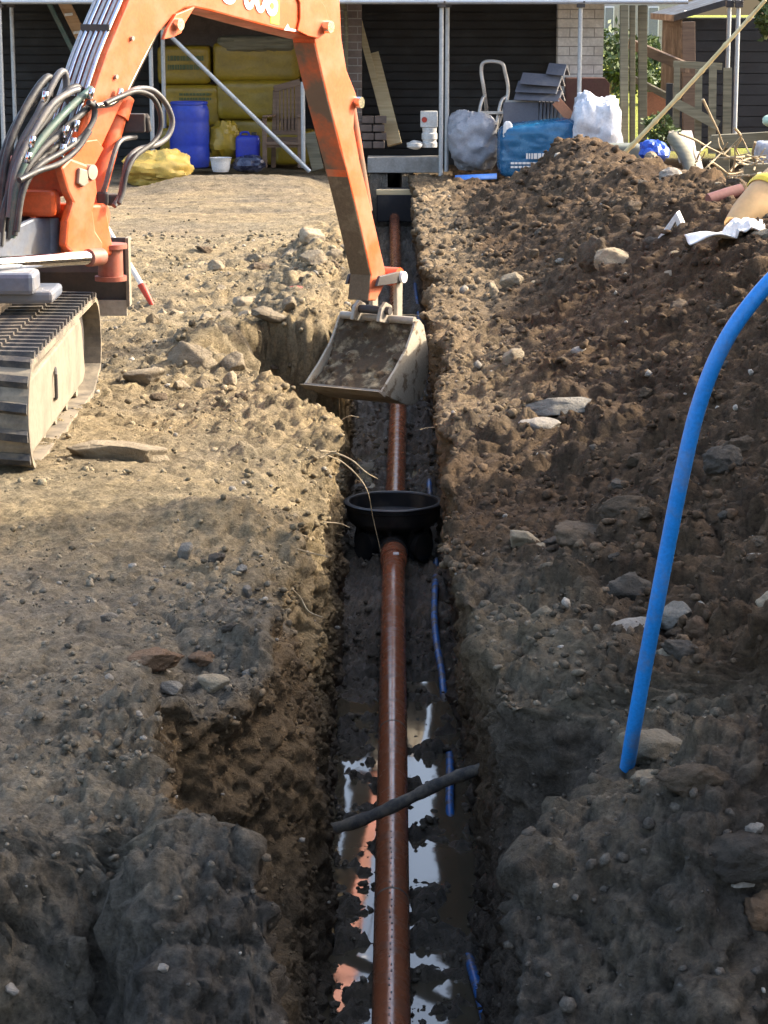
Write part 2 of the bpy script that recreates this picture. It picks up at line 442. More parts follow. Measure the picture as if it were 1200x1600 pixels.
# ---------------------------------------------------------------- shape of the ground: trench, banks and spoil heap
def xL_top(Y):
    return np.interp(Y, [2, 3.72, 4.31, 4.52, 4.66, 4.74, 5.15, 5.57, 5.70, 5.8, 6.15, 6.8, 7.2, 7.5, 7.77, 8.9, 9.76, 10.6, 13.4, 25], [-.15, -.165, -.20, -.235, -.30, -.465, -.50, -.53, -.43, -.40, -.335, -.30, -.33, -.30, -.26, -.215, -.25, -.28, -.21, -.20])
def xR_top(Y):
    return np.interp(Y, [2, 3.7, 4.15, 4.4, 4.75, 4.95, 5.3, 5.42, 5.52, 5.9, 6.1, 6.7, 8.75, 12.1, 13.5, 15, 16, 20, 23, 26], [.20, .215, .235, .265, .37, .53, .53, .47, .27, .245, .24, .22, .23, .28, .27, .33, .27, .27, .30, .30])
_xl, _xr = xL_top, xR_top
def _wav(Y, k): return 0.020 * np.sin(2.1 * Y + k) + 0.014 * np.sin(5.3 * Y + 2 * k) + 0.010 * np.sin(11.7 * Y + k)
def xL_top(Y): return _xl(Y) + _wav(np.asarray(Y, float), 0.4)
def xR_top(Y): return _xr(Y) + 1.2 * _wav(np.asarray(Y, float), 2.2)
def xL_bot(Y): return np.interp(Y, [2, 6.3, 8.5, 12, 16, 25], [-.165, -.172, -.205, -.215, -.20, -.16])
def xR_bot(Y): return np.interp(Y, [2, 6.3, 8.5, 12, 16, 25], [.30, .305, .335, .31, .34, .34])
def z_floor(Y): return np.interp(Y, [0, 9.0, 10.2, 12.0, 15, 22, 25.4, 25.9, 26.1, 28, 40, 160], [-1.165, -1.16, -1.11, -1.06, -.985, -.925, -.78, -.75, -.28, -.28, -.21, .29])
def z_pipe(Y): return np.interp(Y, [0, 6.1, 11.3, 15, 22, 25.6, 27], [-1.15, -1.09, -1.00, -.92, -.86, -.66, -.55])
def x_pipe(Y): return np.interp(Y, [0, 6.1, 11.3, 15, 24, 27], [-.01, .02, .047, .09, .112, .115])
def z_ground(Y): return np.interp(Y, [0, 8, 14, 24, 28, 40, 160], [0, 0, -.05, -.25, -.27, -.2, .3])
def near_drop(x, Y):
    e = 4.62 + 0.10 * np.sin(x * 7 + 1) - 0.5 * sstep(-0.75, -1.2, x) + 0.05 * np.sin(x * 17)
    t = np.clip((e - Y) / 0.62, 0, 1)
    return 0.95 * t ** 1.35 + 0.22 * np.exp(-((x + 0.555 + 0.03 * np.sin(Y * 14)) / 0.035) ** 2) * sstep(4.75, 4.5, Y)
def heap(x, Y):
    xr = xR_top(Y) + 0.10 + 0.22 * sstep(7, 9, Y)
    cx = np.interp(Y, [3, 12, 16, 20, 23.5, 25], [1.95, 1.98, 1.95, 1.72, 1.3, 1.2])
    hc = np.interp(Y, [2, 5, 9, 12, 14, 17, 19.5, 20.8, 22, 23.2, 24.2], [.55, .60, .68, .70, .60, .52, .52, .54, .34, .10, 0])
    q = np.clip((x - xr) / (cx - xr), 0, 1)
    up = 0.35 * q + 0.65 * q * q * (3 - 2 * q)
    dn = 1 - sstep(cx + 0.05, cx + 1.6, x)
    pk = 0.15 * np.exp(-((x - 1.68) / 0.38) ** 2 - ((Y - 20.9) / 0.8) ** 2)
    return hc * up * dn + pk

NA, NW, NF = 190, 84, 54
def geo(a, b, k):
    n = int(math.log(b / a) / k); return a * np.exp(np.linspace(0, math.log(b / a), n))
Ymid = geo(3.3, 26.6, 0.00195)
Ys = np.concatenate([[-60, -20, -6, 0, 2, 2.8], Ymid, [27.2, 28.5, 31, 36, 45, 60, 90, 160]])
nr = len(Ys)
far = np.array([60, 30, 16, 9, 5.5, 3.5, 2.2, 1.3, .7, .3])
sA = np.linspace(1, 0, NA) ** 1.15
Yc = np.clip(Ys, 3.3, 27)
w = (0.2 * Yc + 0.75)[:, None]
YY = Ys[:, None]
xl, xr = xL_top(Yc)[:, None], xR_top(Yc)[:, None]
xA = np.concatenate([xl - w - far[None, :], xl - w * sA[None, :]], 1)
xE = np.concatenate([xr + w * sA[None, ::-1], xr + w + far[None, ::-1]], 1)
YA = np.broadcast_to(YY, xA.shape); YE = np.broadcast_to(YY, xE.shape)

def left_z(x, Y):
    z = z_ground(Y) + 0.05 * fbm(x, Y, 0 * x, 0.8, 2, seed=3) * sstep(3, 6, Y)
    d = xL_top(Y) - x                                               # distance from the edge
    # worked notch beside the bucket
    n0 = 10.35 + 0.9 * sstep(-0.3, -0.75, x) + 0.08 * np.sin(x * 23); n1 = 12.45 + 0.06 * np.sin(x * 19)
    mk = sstep(n0, n0 + 0.10, Y) * (1 - sstep(n1, n1 + 0.08, Y)) * (1 - sstep(0.42, 0.60, d + 0.06 * np.sin(Y * 9)))
    z = z - 0.52 * mk
    # crumbled lower shelf on the near left, left of the trench
    mk2 = sstep(5.55, 5.72, Y) * (1 - sstep(6.1, 6.35, Y)) * (1 - sstep(0.20, 0.30, d))
    z = z - 0.09 * mk2
    # ridge of dug lumps on the edge beyond the track
    z = z + 0.10 * np.exp(-((d - 0.22) / 0.2) ** 2) * sstep(12.4, 13.0, Y) * (1 - sstep(16.5, 18, Y))
    z = z + 0.06 * np.exp(-((d - 0.55) / 0.3) ** 2) * sstep(10.6, 11.2, Y) * (1 - sstep(12.2, 12.8, Y))
    z = z + 0.05 * np.exp(-((Y - 7.75) / 0.13) ** 2) * sstep(0.02, 0.2, d) * (1 - sstep(0.3, 0.5, d))
    z = z - 0.035 * sstep(7.75, 7.45, Y) * sstep(0.05, 0.3, d)
    # rounded, slumped shoulder of the left bank
    z = z - 0.15 * np.exp(-(np.maximum(d, 0) / 0.11) ** 1.5) * sstep(6.3, 7.0, Y) * (1 - sstep(12, 14, Y)) * (0.75 + 0.5 * np.sin(Y * 3.7 + 1))
    z = z - 0.06 * np.exp(-((Y - 7.55) / 0.16) ** 2) * (1 - sstep(0.18, 0.30, d))
    # loose soil at the foot of the house
    z = z + 0.12 * np.exp(-((Y - 24.3) / 0.9) ** 2) * sstep(-0.4, -0.9, x) * (1 - sstep(-1.9, -2.6, x))
    return z - near_drop(x, Y)
def right_z(x, Y):
    z = z_ground(Y) + heap(x, Y)
    d = x - xR_top(Y)
    z = z + 0.07 * np.exp(-((Y - 5.95) / 0.35) ** 2) * np.exp(-((d - 0.2) / 0.22) ** 2)
    z = z + 0.07 * np.exp(-((Y - 8.9) / 0.5) ** 2) * np.exp(-((d - 0.25) / 0.2) ** 2)
    z = z - 0.10 * np.exp(-((Y - 10.6) / 0.5) ** 2) * np.exp(-(d / 0.3) ** 2)
    z = z + 0.12 * np.exp(-((Y - 4.75) / 0.25) ** 2) * np.exp(-((x - 0.75) / 0.25) ** 2)
    return z - near_drop(x, Y) * 0.85
zA, zE = left_z(xA, YA), right_z(xE, YE)
v = np.linspace(0, 1, NW + 2)[1:-1]
def wall(xt, zt, xb, zb, p, shelf=None):
    g = (1 - (1 - v) ** p)[None, :]
    if shelf is not None: g = g + (0.12 * sstep(0, 0.35, v)[None, :] + 0.73 * sstep(0.34, 0.60, v)[None, :] + 0.15 * sstep(.6, 1, v)[None, :] - g) * shelf
    return xt + (xb - xt) * g, zt + (zb - zt) * v[None, :]
zf = z_floor(Ys)[:, None]
shelfL = (sstep(4.55, 4.8, Yc) * (1 - sstep(5.7, 6.6, Yc)))[:, None]
xB, zB = wall(xl, zA[:, -1:], xL_bot(Yc)[:, None], zf, 2.2, shelfL)
xD, zD = wall(xr, zE[:, :1], xR_bot(Yc)[:, None], zf, 3.0)
xD, zD = xD[:, ::-1], zD[:, ::-1]
s = np.linspace(0, 1, NF)[None, :]
xC = xL_bot(Yc)[:, None] + (xR_bot(Yc) - xL_bot(Yc))[:, None] * s
zC = np.broadcast_to(zf, xC.shape)
X = np.concatenate([xA, xB, xC, xD, xE], 1); Z = np.concatenate([zA, zB, zC, zD, zE], 1)
Yg = np.array(np.broadcast_to(YY, X.shape))
cA, cB, cC, cD = xA.shape[1], xA.shape[1] + NW, xA.shape[1] + NW + NF, xA.shape[1] + 2 * NW + NF
nc = X.shape[1]
lo_c, hi_c = len(far) + 2, nc - len(far) - 2
for _ in range(5):                                                 # round the lips of the banks
    for Q in (X, Z):
        Q[:, lo_c:hi_c] = 0.25 * Q[:, lo_c - 1:hi_c - 1] + 0.5 * Q[:, lo_c:hi_c] + 0.25 * Q[:, lo_c + 1:hi_c + 1]

def normals(X, Y, Z):
    gx = [np.gradient(Q, axis=1) for Q in (X, Y, Z)]; gy = [np.gradient(Q, axis=0) for Q in (X, Y, Z)]
    n = np.stack([gx[1] * gy[2] - gx[2] * gy[1], gx[2] * gy[0] - gx[0] * gy[2], gx[0] * gy[1] - gx[1] * gy[0]])
    return n / (np.linalg.norm(n, axis=0) + 1e-9)
Nn = normals(X, Yg, Z)
ci = np.broadcast_to(np.arange(nc)[None, :], X.shape)
isA, isB, isC, isD, isE = ci < cA, (ci >= cA) & (ci < cB), (ci >= cB) & (ci < cC), (ci >= cC) & (ci < cD), ci >= cD
inview = ((Yg > 3) & (Yg < 27)).astype(np.float32)
dl = xL_top(np.clip(Yg, 3, 27)) - X; dr = X - xR_top(np.clip(Yg, 3, 27))
edgeL = np.where(isA, np.exp(-np.maximum(dl, 0) / 0.28), 0)
heapw = np.where(isE, sstep(0.15, 0.5, dr), 0)
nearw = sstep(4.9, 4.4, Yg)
def soft(a, n=6):
    for _ in range(n): a = 0.25 * np.roll(a, 1, 1) + 0.5 * a + 0.25 * np.roll(a, -1, 1)
    return a
roughA = np.clip(0.30 + 0.75 * edgeL + 0.45 * sstep(10.3, 11.5, Yg) * np.exp(-np.maximum(dl, 0) / 0.9) * (1 - sstep(17, 19, Yg)) + 0.7 * nearw + 0.35 * sstep(9.2, 9.8, Yg) * (1 - sstep(16, 17, Yg)), 0, 1.1)
rw = soft(np.where(isA, roughA, np.where(isE, 0.85 + 0.15 * heapw, np.where(isC, 0.55, 0.75))))
D = np.zeros(X.shape, np.float32)
big = fbm(X, Yg, Z, 3.2, 3, 0.5, 20)
med = fbm(X, Yg, Z, 11, 3, 0.55, 30)
fin = fbm(X, Yg, Z, 38, 3, 0.6, 40)
rid = 1 - np.abs(fbm(X + .3 * big, Yg, Z * 0.6, 6, 3, 0.5, 50)) * 2.2
fin2 = fbm(X, Yg, Z, 105, 2, 0.6, 45)
rg1 = 0.5 - np.abs(fbm(X, Yg, Z, 16, 3, 0.6, 47)) * 2
D += rw * (0.050 * big + 0.030 * med + 0.022 * fin + 0.022 * rg1) + 0.006 * fin2 + 0.006 * fin
wallw = soft(np.where(isB | isD, 1.0, 0.0))
groove = fbm(X * 0.5, Yg * 9, Z * 1.4, 1.0, 3, 0.5, 60)
strata = fbm(X * 1.2, Yg * 1.0, Z * 11, 1.0, 2, 0.5, 66)
wl = fbm(X, Yg, Z, 2.4, 3, 0.55, 61); wm = fbm(X, Yg, Z, 9, 4, 0.6, 62)
D += wallw * (0.014 * groove + 0.016 * strata + 0.018 * rid + 0.055 * wl + 0.034 * wm - 0.012)
# clods on the open surfaces
wx, wy = X + 0.045 * med + .02 * fin, Yg + 0.045 * np.roll(med, 37, 0) + .02 * np.roll(fin, 19, 0)
top = soft(np.where(isA | isE, 1.0, 0.0), 8)
wx2, wy2 = X + 0.02 * fin, Yg + 0.02 * np.roll(fin, 23, 0)
d1, i1 = domes(wx2, wy2, 0.036, 0.6, 0.006, 0.021, 1)
d2, i2 = domes(wx, wy, 0.10, 0.55, 0.018, 0.060, 2)
d3, i3 = domes(wx, wy, 0.27, 0.5, 0.06, 0.15, 3)
patch = np.where(isE, 0.35 + 0.75 * sstep(-0.35, 0.35, fbm(X, Yg, Z * 0, 1.6, 3, 0.5, 77)), 0.45 + 0.8 * sstep(-0.2, 0.4, fbm(X, Yg, Z * 0, 1.3, 3, 0.5, 78)))
edgelump = np.where(isA, np.exp(-np.maximum(dl - .05, 0) / 0.42) * sstep(8.3, 9.3, Yg) * (1 - sstep(16, 18, Yg)), 0)
D += soft(np.where(isA, 1.0, 0), 8) * (0.022 * fbm(X * 0.6, Yg * 4.5, Z * 0, 1.0, 3, 0.55, 79) * sstep(8, 9.5, Yg) * (1 - sstep(20, 24, Yg)))
D += edgelump * (0.05 * d2 / 0.05 * 0.5 + 0.35 * d3 + 0.03 * rg1)
lump = patch * top * (rw ** 1.3) * (0.9 * d1 + 0.9 * d2 * np.where(isE, 1.0, 0.55) + 0.42 * d3 * heapw)
D += lump
D += soft(heapw, 4) * 0.07 * fbm(X, Yg, Z * 0, 1.5, 2, .5, 120)
# mud on the trench floor
fl = soft(np.where(isC, 1.0, 0.0), 3)
f1 = fbm(X, Yg, Z * 0, 7.5, 3, 0.55, 70); f2 = domes(wx, wy, 0.09, 0.55, 0.015, 0.05, 9)[0]
D += fl * (0.085 * f1 + 0.55 * f2 + 0.02 * fin + 0.02 * rg1)
ck = np.abs(fbm(X + .1 * med, Yg, Z, 2.6, 3, 0.5, 110)); ck2 = np.abs(fbm(X, Yg + .1 * med, Z, 6.5, 2, 0.5, 115))
crack = np.exp(-(ck / 0.035) ** 2) * 0.030 + np.exp(-(ck2 / 0.04) ** 2) * 0.014
D -= crack * np.clip(soft(np.where(isC, 0, np.where(isA, np.clip(edgeL + nearw + .5 * sstep(8, 6.5, Yg), 0, 1), 1.0)), 3), 0, 1)
D *= inview
X2, Y2, Z2 = X + Nn[0] * D, Yg + Nn[1] * D, Z + Nn[2] * D
# keep a bed for the pipe
bed = isC & (np.abs(X2 - x_pipe(Y2)) < 0.075)
Z2 = np.where(bed, np.minimum(Z2, z_pipe(Y2) - 0.02), Z2)

# ---- soil colour, with sun and shade on the left bank painted in, and how wet it is
def mixc(a, b, t): return a + (b - a) * t[..., None]
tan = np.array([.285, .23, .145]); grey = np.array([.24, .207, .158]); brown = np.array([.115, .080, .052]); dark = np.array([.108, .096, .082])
clay = np.array([.185, .13, .075]); mud = np.array([.20, .168, .128]); heapc = np.array([.098, .064, .039]); sandy = np.array([.345, .265, .155])
rut = fbm(X * 0.6, Yg * 4.5, Z * 0, 1.0, 3, 0.55, 79); lf = fbm(X, Yg, Z, 1.1, 3, 0.5, 80); lf2 = fbm(X, Yg, Z, 2.7, 3, 0.5, 90)
Cc = np.zeros(X.shape + (3,))
a = mixc(np.broadcast_to(tan, Cc.shape), np.broadcast_to(grey, Cc.shape), np.clip(sstep(8.0, 6.6, Yg) * 0.85 + 0.35 * lf2, 0, 1))  # greyer before the shade edge: the cool grey of the shade painted in
a = mixc(a, np.broadcast_to(np.array([.20, .165, .12]), Cc.shape), np.clip(sstep(17, 23, Yg) * 0.75 + (0.55 * lf - 0.9 * rut) * sstep(8, 10, Yg), 0, 1))
a = mixc(a, np.broadcast_to(sandy, Cc.shape), np.clip(edgeL * 1.1 * sstep(6.9, 7.9, Yg) * (0.7 + 0.5 * lf2), 0, 1))
a = mixc(a, np.broadcast_to(np.array([.175, .148, .11]), Cc.shape), np.clip(edgeL * sstep(7.3, 6.6, Yg) * 0.8, 0, 1))
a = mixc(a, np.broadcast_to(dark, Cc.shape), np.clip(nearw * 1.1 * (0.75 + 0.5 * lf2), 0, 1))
hm = np.clip(0.5 + 0.9 * lf2 + 0.25 * med, 0, 1)
e = mixc(np.broadcast_to(heapc, Cc.shape), np.broadcast_to(np.array([.150, .104, .064]), Cc.shape), hm * 0.6)
e = mixc(e, np.broadcast_to(np.array([.255, .195, .125]), Cc.shape), np.clip((1 - sstep(.25, .55, dr)) * 0.70 * sstep(8.3, 10, Yg) + 0.35 * lf * sstep(12, 14, Yg), 0, 1))
e = mixc(e, np.broadcast_to(np.array([.165, .14, .102]), Cc.shape), np.clip((1 - heapw) * sstep(7.6, 6.2, Yg) * 0.9, 0, 1))
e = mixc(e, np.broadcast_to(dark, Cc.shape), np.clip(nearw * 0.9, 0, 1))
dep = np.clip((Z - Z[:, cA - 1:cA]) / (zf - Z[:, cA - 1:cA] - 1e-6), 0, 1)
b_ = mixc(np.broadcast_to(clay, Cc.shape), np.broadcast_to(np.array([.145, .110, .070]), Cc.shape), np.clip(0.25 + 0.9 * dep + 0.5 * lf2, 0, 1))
b_ = mixc(b_, np.broadcast_to(sandy, Cc.shape), np.clip((0.68 - dep) * 2.4 * sstep(6.9, 7.7, Yg) * (1 - sstep(13.5, 16, Yg)), 0, 1))  # sunlit ochre of the upper left wall put into the colour
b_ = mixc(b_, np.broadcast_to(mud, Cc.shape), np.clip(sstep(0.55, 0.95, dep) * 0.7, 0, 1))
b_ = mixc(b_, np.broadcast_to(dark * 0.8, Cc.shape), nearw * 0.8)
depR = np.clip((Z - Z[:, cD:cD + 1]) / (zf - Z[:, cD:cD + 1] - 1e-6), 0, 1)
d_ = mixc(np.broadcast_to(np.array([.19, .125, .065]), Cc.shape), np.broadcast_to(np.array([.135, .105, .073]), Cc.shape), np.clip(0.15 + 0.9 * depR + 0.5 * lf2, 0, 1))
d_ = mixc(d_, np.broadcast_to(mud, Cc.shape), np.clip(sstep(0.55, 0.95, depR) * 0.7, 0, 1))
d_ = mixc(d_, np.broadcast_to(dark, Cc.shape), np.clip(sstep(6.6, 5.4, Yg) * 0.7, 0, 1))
c_ = np.broadcast_to(mud, Cc.shape)
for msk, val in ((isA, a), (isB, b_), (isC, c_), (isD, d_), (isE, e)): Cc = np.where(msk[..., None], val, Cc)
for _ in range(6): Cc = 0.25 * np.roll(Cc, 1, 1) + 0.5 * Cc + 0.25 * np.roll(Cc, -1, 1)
# individual lumps have their own tint
li = np.where(d2 > 0.004, i2, 0.5) * 0.5 + np.where(d1 > 0.003, i1, 0.5) * 0.5
Cc = Cc * (1 + (top * 0.75 * (li - 0.5))[..., None])
lawn = sstep(28, 31, Yg) * sstep(1.6, 2.2, X)
Cc = mixc(Cc, np.broadcast_to(np.array([.25, .28, .05]), Cc.shape), lawn)
Cc = np.clip(Cc, 0.012, 0.9)
wet = np.where(isC, 0.9, np.where(isB, sstep(0.6, 1.0, dep) * 0.55, np.where(isD, sstep(0.6, 1.0, depR) * 0.55, 0)))
wet = soft(wet * inview, 3)

def sheet(name, c0, c1):
    n = c1 - c0
    V = np.stack([X2[:, c0:c1], Y2[:, c0:c1], Z2[:, c0:c1]], -1).reshape(-1, 3)
    i = np.arange((nr - 1) * n).reshape(nr - 1, n)[:, :-1].ravel()
    F = np.stack([i, i + 1, i + 1 + n, i + n], 1)
    me = bpy.data.meshes.new(name)
    me.vertices.add(len(V)); me.vertices.foreach_set('co', V.astype(np.float32).ravel())
    me.loops.add(F.size); me.loops.foreach_set('vertex_index', F.astype(np.int32).ravel())
    me.polygons.add(len(F)); me.polygons.foreach_set('loop_start', np.arange(0, F.size, 4, dtype=np.int32))
    me.polygons.foreach_set('use_smooth', np.ones(len(F), bool))
    me.update(calc_edges=True)
    at = me.color_attributes.new('soil', 'FLOAT_COLOR', 'POINT')
    at.data.foreach_set('color', np.concatenate([Cc[:, c0:c1].reshape(-1, 3), np.ones((len(V), 1))], 1).astype(np.float32).ravel())
    wa = me.attributes.new('wet', 'FLOAT', 'POINT'); wa.data.foreach_set('value', wet[:, c0:c1].astype(np.float32).ravel())
    me.materials.append(M['soil'])
    o = bpy.data.objects.new(name, me); COL.objects.link(o)
    return o
cH = cD + 44
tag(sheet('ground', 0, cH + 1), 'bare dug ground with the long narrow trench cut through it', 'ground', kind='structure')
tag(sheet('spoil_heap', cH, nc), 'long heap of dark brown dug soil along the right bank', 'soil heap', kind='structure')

def ground_z(x, y):
    """height of the open surface at a point"""
    r = int(np.clip(np.searchsorted(Ys, y), 0, nr - 1))
    if x < X2[r, cA - 1]: return float(np.interp(x, X2[r, :cA], Z2[r, :cA]))
    if x > X2[r, cD]: return float(np.interp(x, X2[r, cD:], Z2[r, cD:]))
    return float(np.interp(x, X2[r, cB:cC], Z2[r, cB:cC]))
def on_ground(px, py, z=0.0):
    for _ in range(14):
        p = atZ(px, py, z); z = 0.5 * z + 0.5 * ground_z(p.x, p.y)
    return Vector((p.x, p.y, ground_z(p.x, p.y)))

# standing water in the bottom of the trench
def water(name, y0, y1, z0, z1, label):
    mb = MB(); n = 30
    for i in range(n):
        t0, t1 = i / n, (i + 1) / n
        ya, yb = y0 + (y1 - y0) * t0, y0 + (y1 - y0) * t1
        za, zb = z0 + (z1 - z0) * t0, z0 + (z1 - z0) * t1
        mb.add([(xL_bot(ya) - .06, ya, za), (xR_bot(ya) + .06, ya, za), (xR_bot(yb) + .06, yb, zb), (xL_bot(yb) - .06, yb, zb)], [(0, 1, 2, 3)])
    o = mb.build(name, M['water']); tag(o, label, 'water', kind='structure')
water('puddle_water', 3.0, 9.6, -1.134, -1.134, 'bright sky-reflecting puddle water along the near trench bottom')
water('puddle_water', 13.0, 19.0, -1.015, -0.945, 'thin wet film on the trench bottom beyond the chamber')

# ---------------------------------------------------------------- house behind (setting-sized structure)
def px_x(px, Y): return atY(px, 200, Y).x
def px_z(py, Y): return atY(600, py, Y).z
HY = 26.6                                  # plane of the house front
house = root('house', (0, HY + 2, -0.3), 'low house under repair with dark open front behind the scaffold', 'house')
GZ = -0.27
xw0, xw1 = px_x(-420, HY), px_x(940, HY)
mb = MB()
mb.box(((xw0 + xw1) / 2, HY + 5.0, 0.95), (xw1 - xw0, 0.2, 2.5))                  # rear wall
mb.box((xw0 + .12, HY + 2.7, 0.95), (0.2, 4.3, 2.5))
mb.box((xw1 - .12, HY + 2.9, 0.95), (0.2, 3.9, 2.5))
mb.build('wall', M['house_brick'], house)
mb = MB(); mb.box(((xw0 + xw1) / 2, HY + 2.55, 1.93), (xw1 - xw0 + .02, 5.2, 0.22)); mb.build('ceiling', M['weathered'], house)
mb = MB(); mb.box(((xw0 + xw1) / 2, HY + .02, 2.40), (xw1 - xw0, 0.16, 0.62)); mb.build('fascia', M['white_brick'], house)
roof = MB()
hx0, hx1 = xw0 - .3, xw1 + .3
roof.prism([(HY - .35, 2.62), (HY + 2.8, 3.9), (HY + 5.6, 2.62), (HY + 5.6, 2.74), (HY + 2.8, 4.04), (HY - .35, 2.74)], lambda a, b: (hx0, a, b), lambda a, b: (hx1, a, b))
ro = roof.build('roof', M['roof_tile'], house)
# black boards at the back of the recess, one by one
YB = HY + 1.5
bx0, bx1 = px_x(470, YB), px_x(874, YB)
z = GZ
for k in range(20):
    mb = MB(); hgt = 0.098
    mb.box(((bx0 + bx1) / 2, YB - 0.004 * (k % 2), z + hgt / 2 - .003), (bx1 - bx0, 0.025, hgt - 0.014)); z += hgt
    mb.build('cladding_board', M['black_board'], house)
mb = MB(); mb.box(((bx0 + bx1) / 2, YB + .04, .75), (bx1 - bx0, .04, 2.1)); mb.build('cladding_backing', M['black_board'], house)
lx0, lx1 = px_x(-200, YB), px_x(250, YB)
z = GZ
for k in range(20):
    mb = MB(); mb.box(((lx0 + lx1) / 2, YB + .02 - 0.004 * (k % 2), z + .046), (lx1 - lx0, 0.025, .084)); z += .098
    mb.build('cladding_board', M['black_board'], house)
mb = MB(); mb.box(((lx0 + lx1) / 2, YB + .065, .75), (lx1 - lx0, .04, 2.1)); mb.build('cladding_backing', M['black_board'], house)
mb = MB(); mb.box((px_x(360, YB), YB + .3, .75), (px_x(470, YB) - px_x(250, YB) + .04, .05, 2.1)); mb.build('recess_wall', M['dark_brick'], house)

def brick_pier(x0, x1, Y0, dep, z0, z1, course, blen, mat, label):
    core = MB(); core.box(((x0 + x1) / 2, Y0 + dep / 2, (z0 + z1) / 2), (x1 - x0 - .012, dep - .012, z1 - z0))
    p = core.build('brick_pier', M['mortar'], house, label=label)
    k, z = 0, z0
    while z < z1 - .03:
        x = x0 - (blen / 2 if k % 2 else 0)
        while x < x1 - .01:
            a, b = max(x, x0), min(x + blen, x1)
            if b - a > .03:
                mb = MB(); j = random.uniform(-.002, .002)
                mb.box(((a + b) / 2, Y0 + dep / 2 + j, z + course / 2), (b - a - .010, dep, course - .012))
                o = mb.build('brick', mat, p)
            x += blen
        z += course; k += 1
brick_pier(px_x(869, HY), px_x(941, HY), HY, .24, GZ, 1.80, .1, .27, M['white_brick'], 'white painted brick pier')
brick_pier(px_x(528, HY), px_x(566, HY), HY + .1, .24, GZ, 1.80, .085, .22, M['dark_brick'], 'dark brick pier')
# concrete step in front of the recess
mb = MB(); mb.box(((px_x(575, HY - .4) + px_x(690, HY - .4)) / 2, HY - .25, GZ + .13), (px_x(690, HY) - px_x(575, HY), .3, .17))
tag(mb.build('concrete_lintel', M['concrete'], bevel=.01), 'long grey concrete block lying at the foot of the dark recess', 'concrete block')
# drain cable hanging on the dark pier
pts = spline([atY(527, 0, HY - .02), atY(538, 12, HY - .03), atY(541, 40, HY - .03), atY(541, 110, HY - .02), atY(543, 150, HY - .02)], 6)
mb = MB(); mb.tube(pts, .022, 8); tag(mb.build('wall_conduit', M['weathered'], smooth=True), 'pale conduit running down the dark brick pier', 'conduit')

# ---------------------------------------------------------------- neighbouring house right of the view, whose shade lies over the near ground
nx0 = 6.4; ny1 = 7.72 + (nx0 + 1.2) * SUN_H[1] / SUN_H[0]
nb = root('neighbour_house', (9.5, ny1 - 5, 0), 'tall brick neighbouring house standing to the right beyond the heap', 'house')
mb = MB(); mb.box((9.6, ny1 - 5.5, 3.2), (6.4, 11.0, 6.6)); mb.build('wall', M['house_brick'], nb)
mb = MB(); mb.prism([(nx0 - .01, 6.5), (9.6, 8.6), (12.9, 6.5)], lambda a, b: (a, ny1 - 11.0, b), lambda a, b: (a, ny1 - .005, b)); mb.build('roof', M['roof_tile'], nb)
for k in range(4):
    f = MB(); f.box((nx0 - .02, ny1 - 1.8 - 2.4 * k, 4.6), (.08, 1.2, 1.3)); w_ = f.build('window', M['white_paint'], nb)
    g = MB(); g.box((nx0 - .065, ny1 - 1.8 - 2.4 * k, 4.6), (.02, 1.04, 1.14)); g.build('pane', M['glass'], w_)

# ---------------------------------------------------------------- scaffold
SY = HY - 1.0
def scaff_tube(p0, p1, label, r=.0242, name='scaffold_tube', group=None):
    mb = MB(); mb.cyl(p0, p1, r, n=14)
    return tag(mb.build(name, M['galv'], smooth=True), label, 'scaffold tube', group)
def coupler(p, parent):
    mb = MB(); mb.box(p, (.085, .075, .075)); mb.cyl(Vector(p) + Vector((.03, -.06, .02)), Vector(p) + Vector((.03, .05, .02)), .012, n=8)
    mb.build('coupler', M['dark_steel'], parent, bevel=.012)
def standard(px, Y, py1, label, top=2.9):
    x = px_x(px, Y); z0 = atY(px, py1, Y).z
    o = scaff_tube((x, Y, z0), (x, Y, top), label, name='scaffold_pole')
    coupler((x, Y - .03, px_z(6, Y)), o)
    return o
standard(689, SY, 275, 'near galvanised scaffold pole right of the dark recess, front of the pair')
standard(698, SY + .35, 268, 'galvanised scaffold pole just behind the pair of recess poles')
standard(904, SY, 160, 'galvanised scaffold pole standing before the white brick pier')
standard(5, SY, 260, 'galvanised scaffold pole at the left edge of the picture')
standard(24, SY + .9, 250, 'thin dull scaffold pole second from the left edge')
standard(238, SY + .3, 250, 'galvanised pole behind the boom, left of the blue drum')
standard(257, SY + .6, 200, 'galvanised pole behind the boom nearest the blue drum')
p0, p1 = atY(-80, 3, SY - .05), atY(1075, 3, SY - .05)
o = scaff_tube(p0, p1, 'long horizontal scaffold tube across the top of the view', name='scaffold_ledger')
scaff_tube(atY(262, 52, SY + .1), atY(484, 268, SY + .1), 'slanting scaffold brace in front of the yellow packs', name='scaffold_brace')
scaff_tube(atY(473, 128, SY + .2), atY(474, 262, SY + .2), 'short upright scaffold tube beside the slatted garden chair', name='scaffold_pole')
x0, x1 = px_x(-100, SY), px_x(1080, SY)
for k in range(4):                                                  # boards of the lift
    mb = MB(); mb.box(((x0 + x1) / 2, SY + .12 + .235 * k, 1.70 + .045), (x1 - x0, .225, .038))
    tag(mb.build('scaffold_board', M['weathered']), 'grey scaffold plank %s of the walkway above the poles' % ('at the front edge', 'second from the front', 'third from the front', 'at the back')[k], 'plank', 'planks of the scaffold walkway')

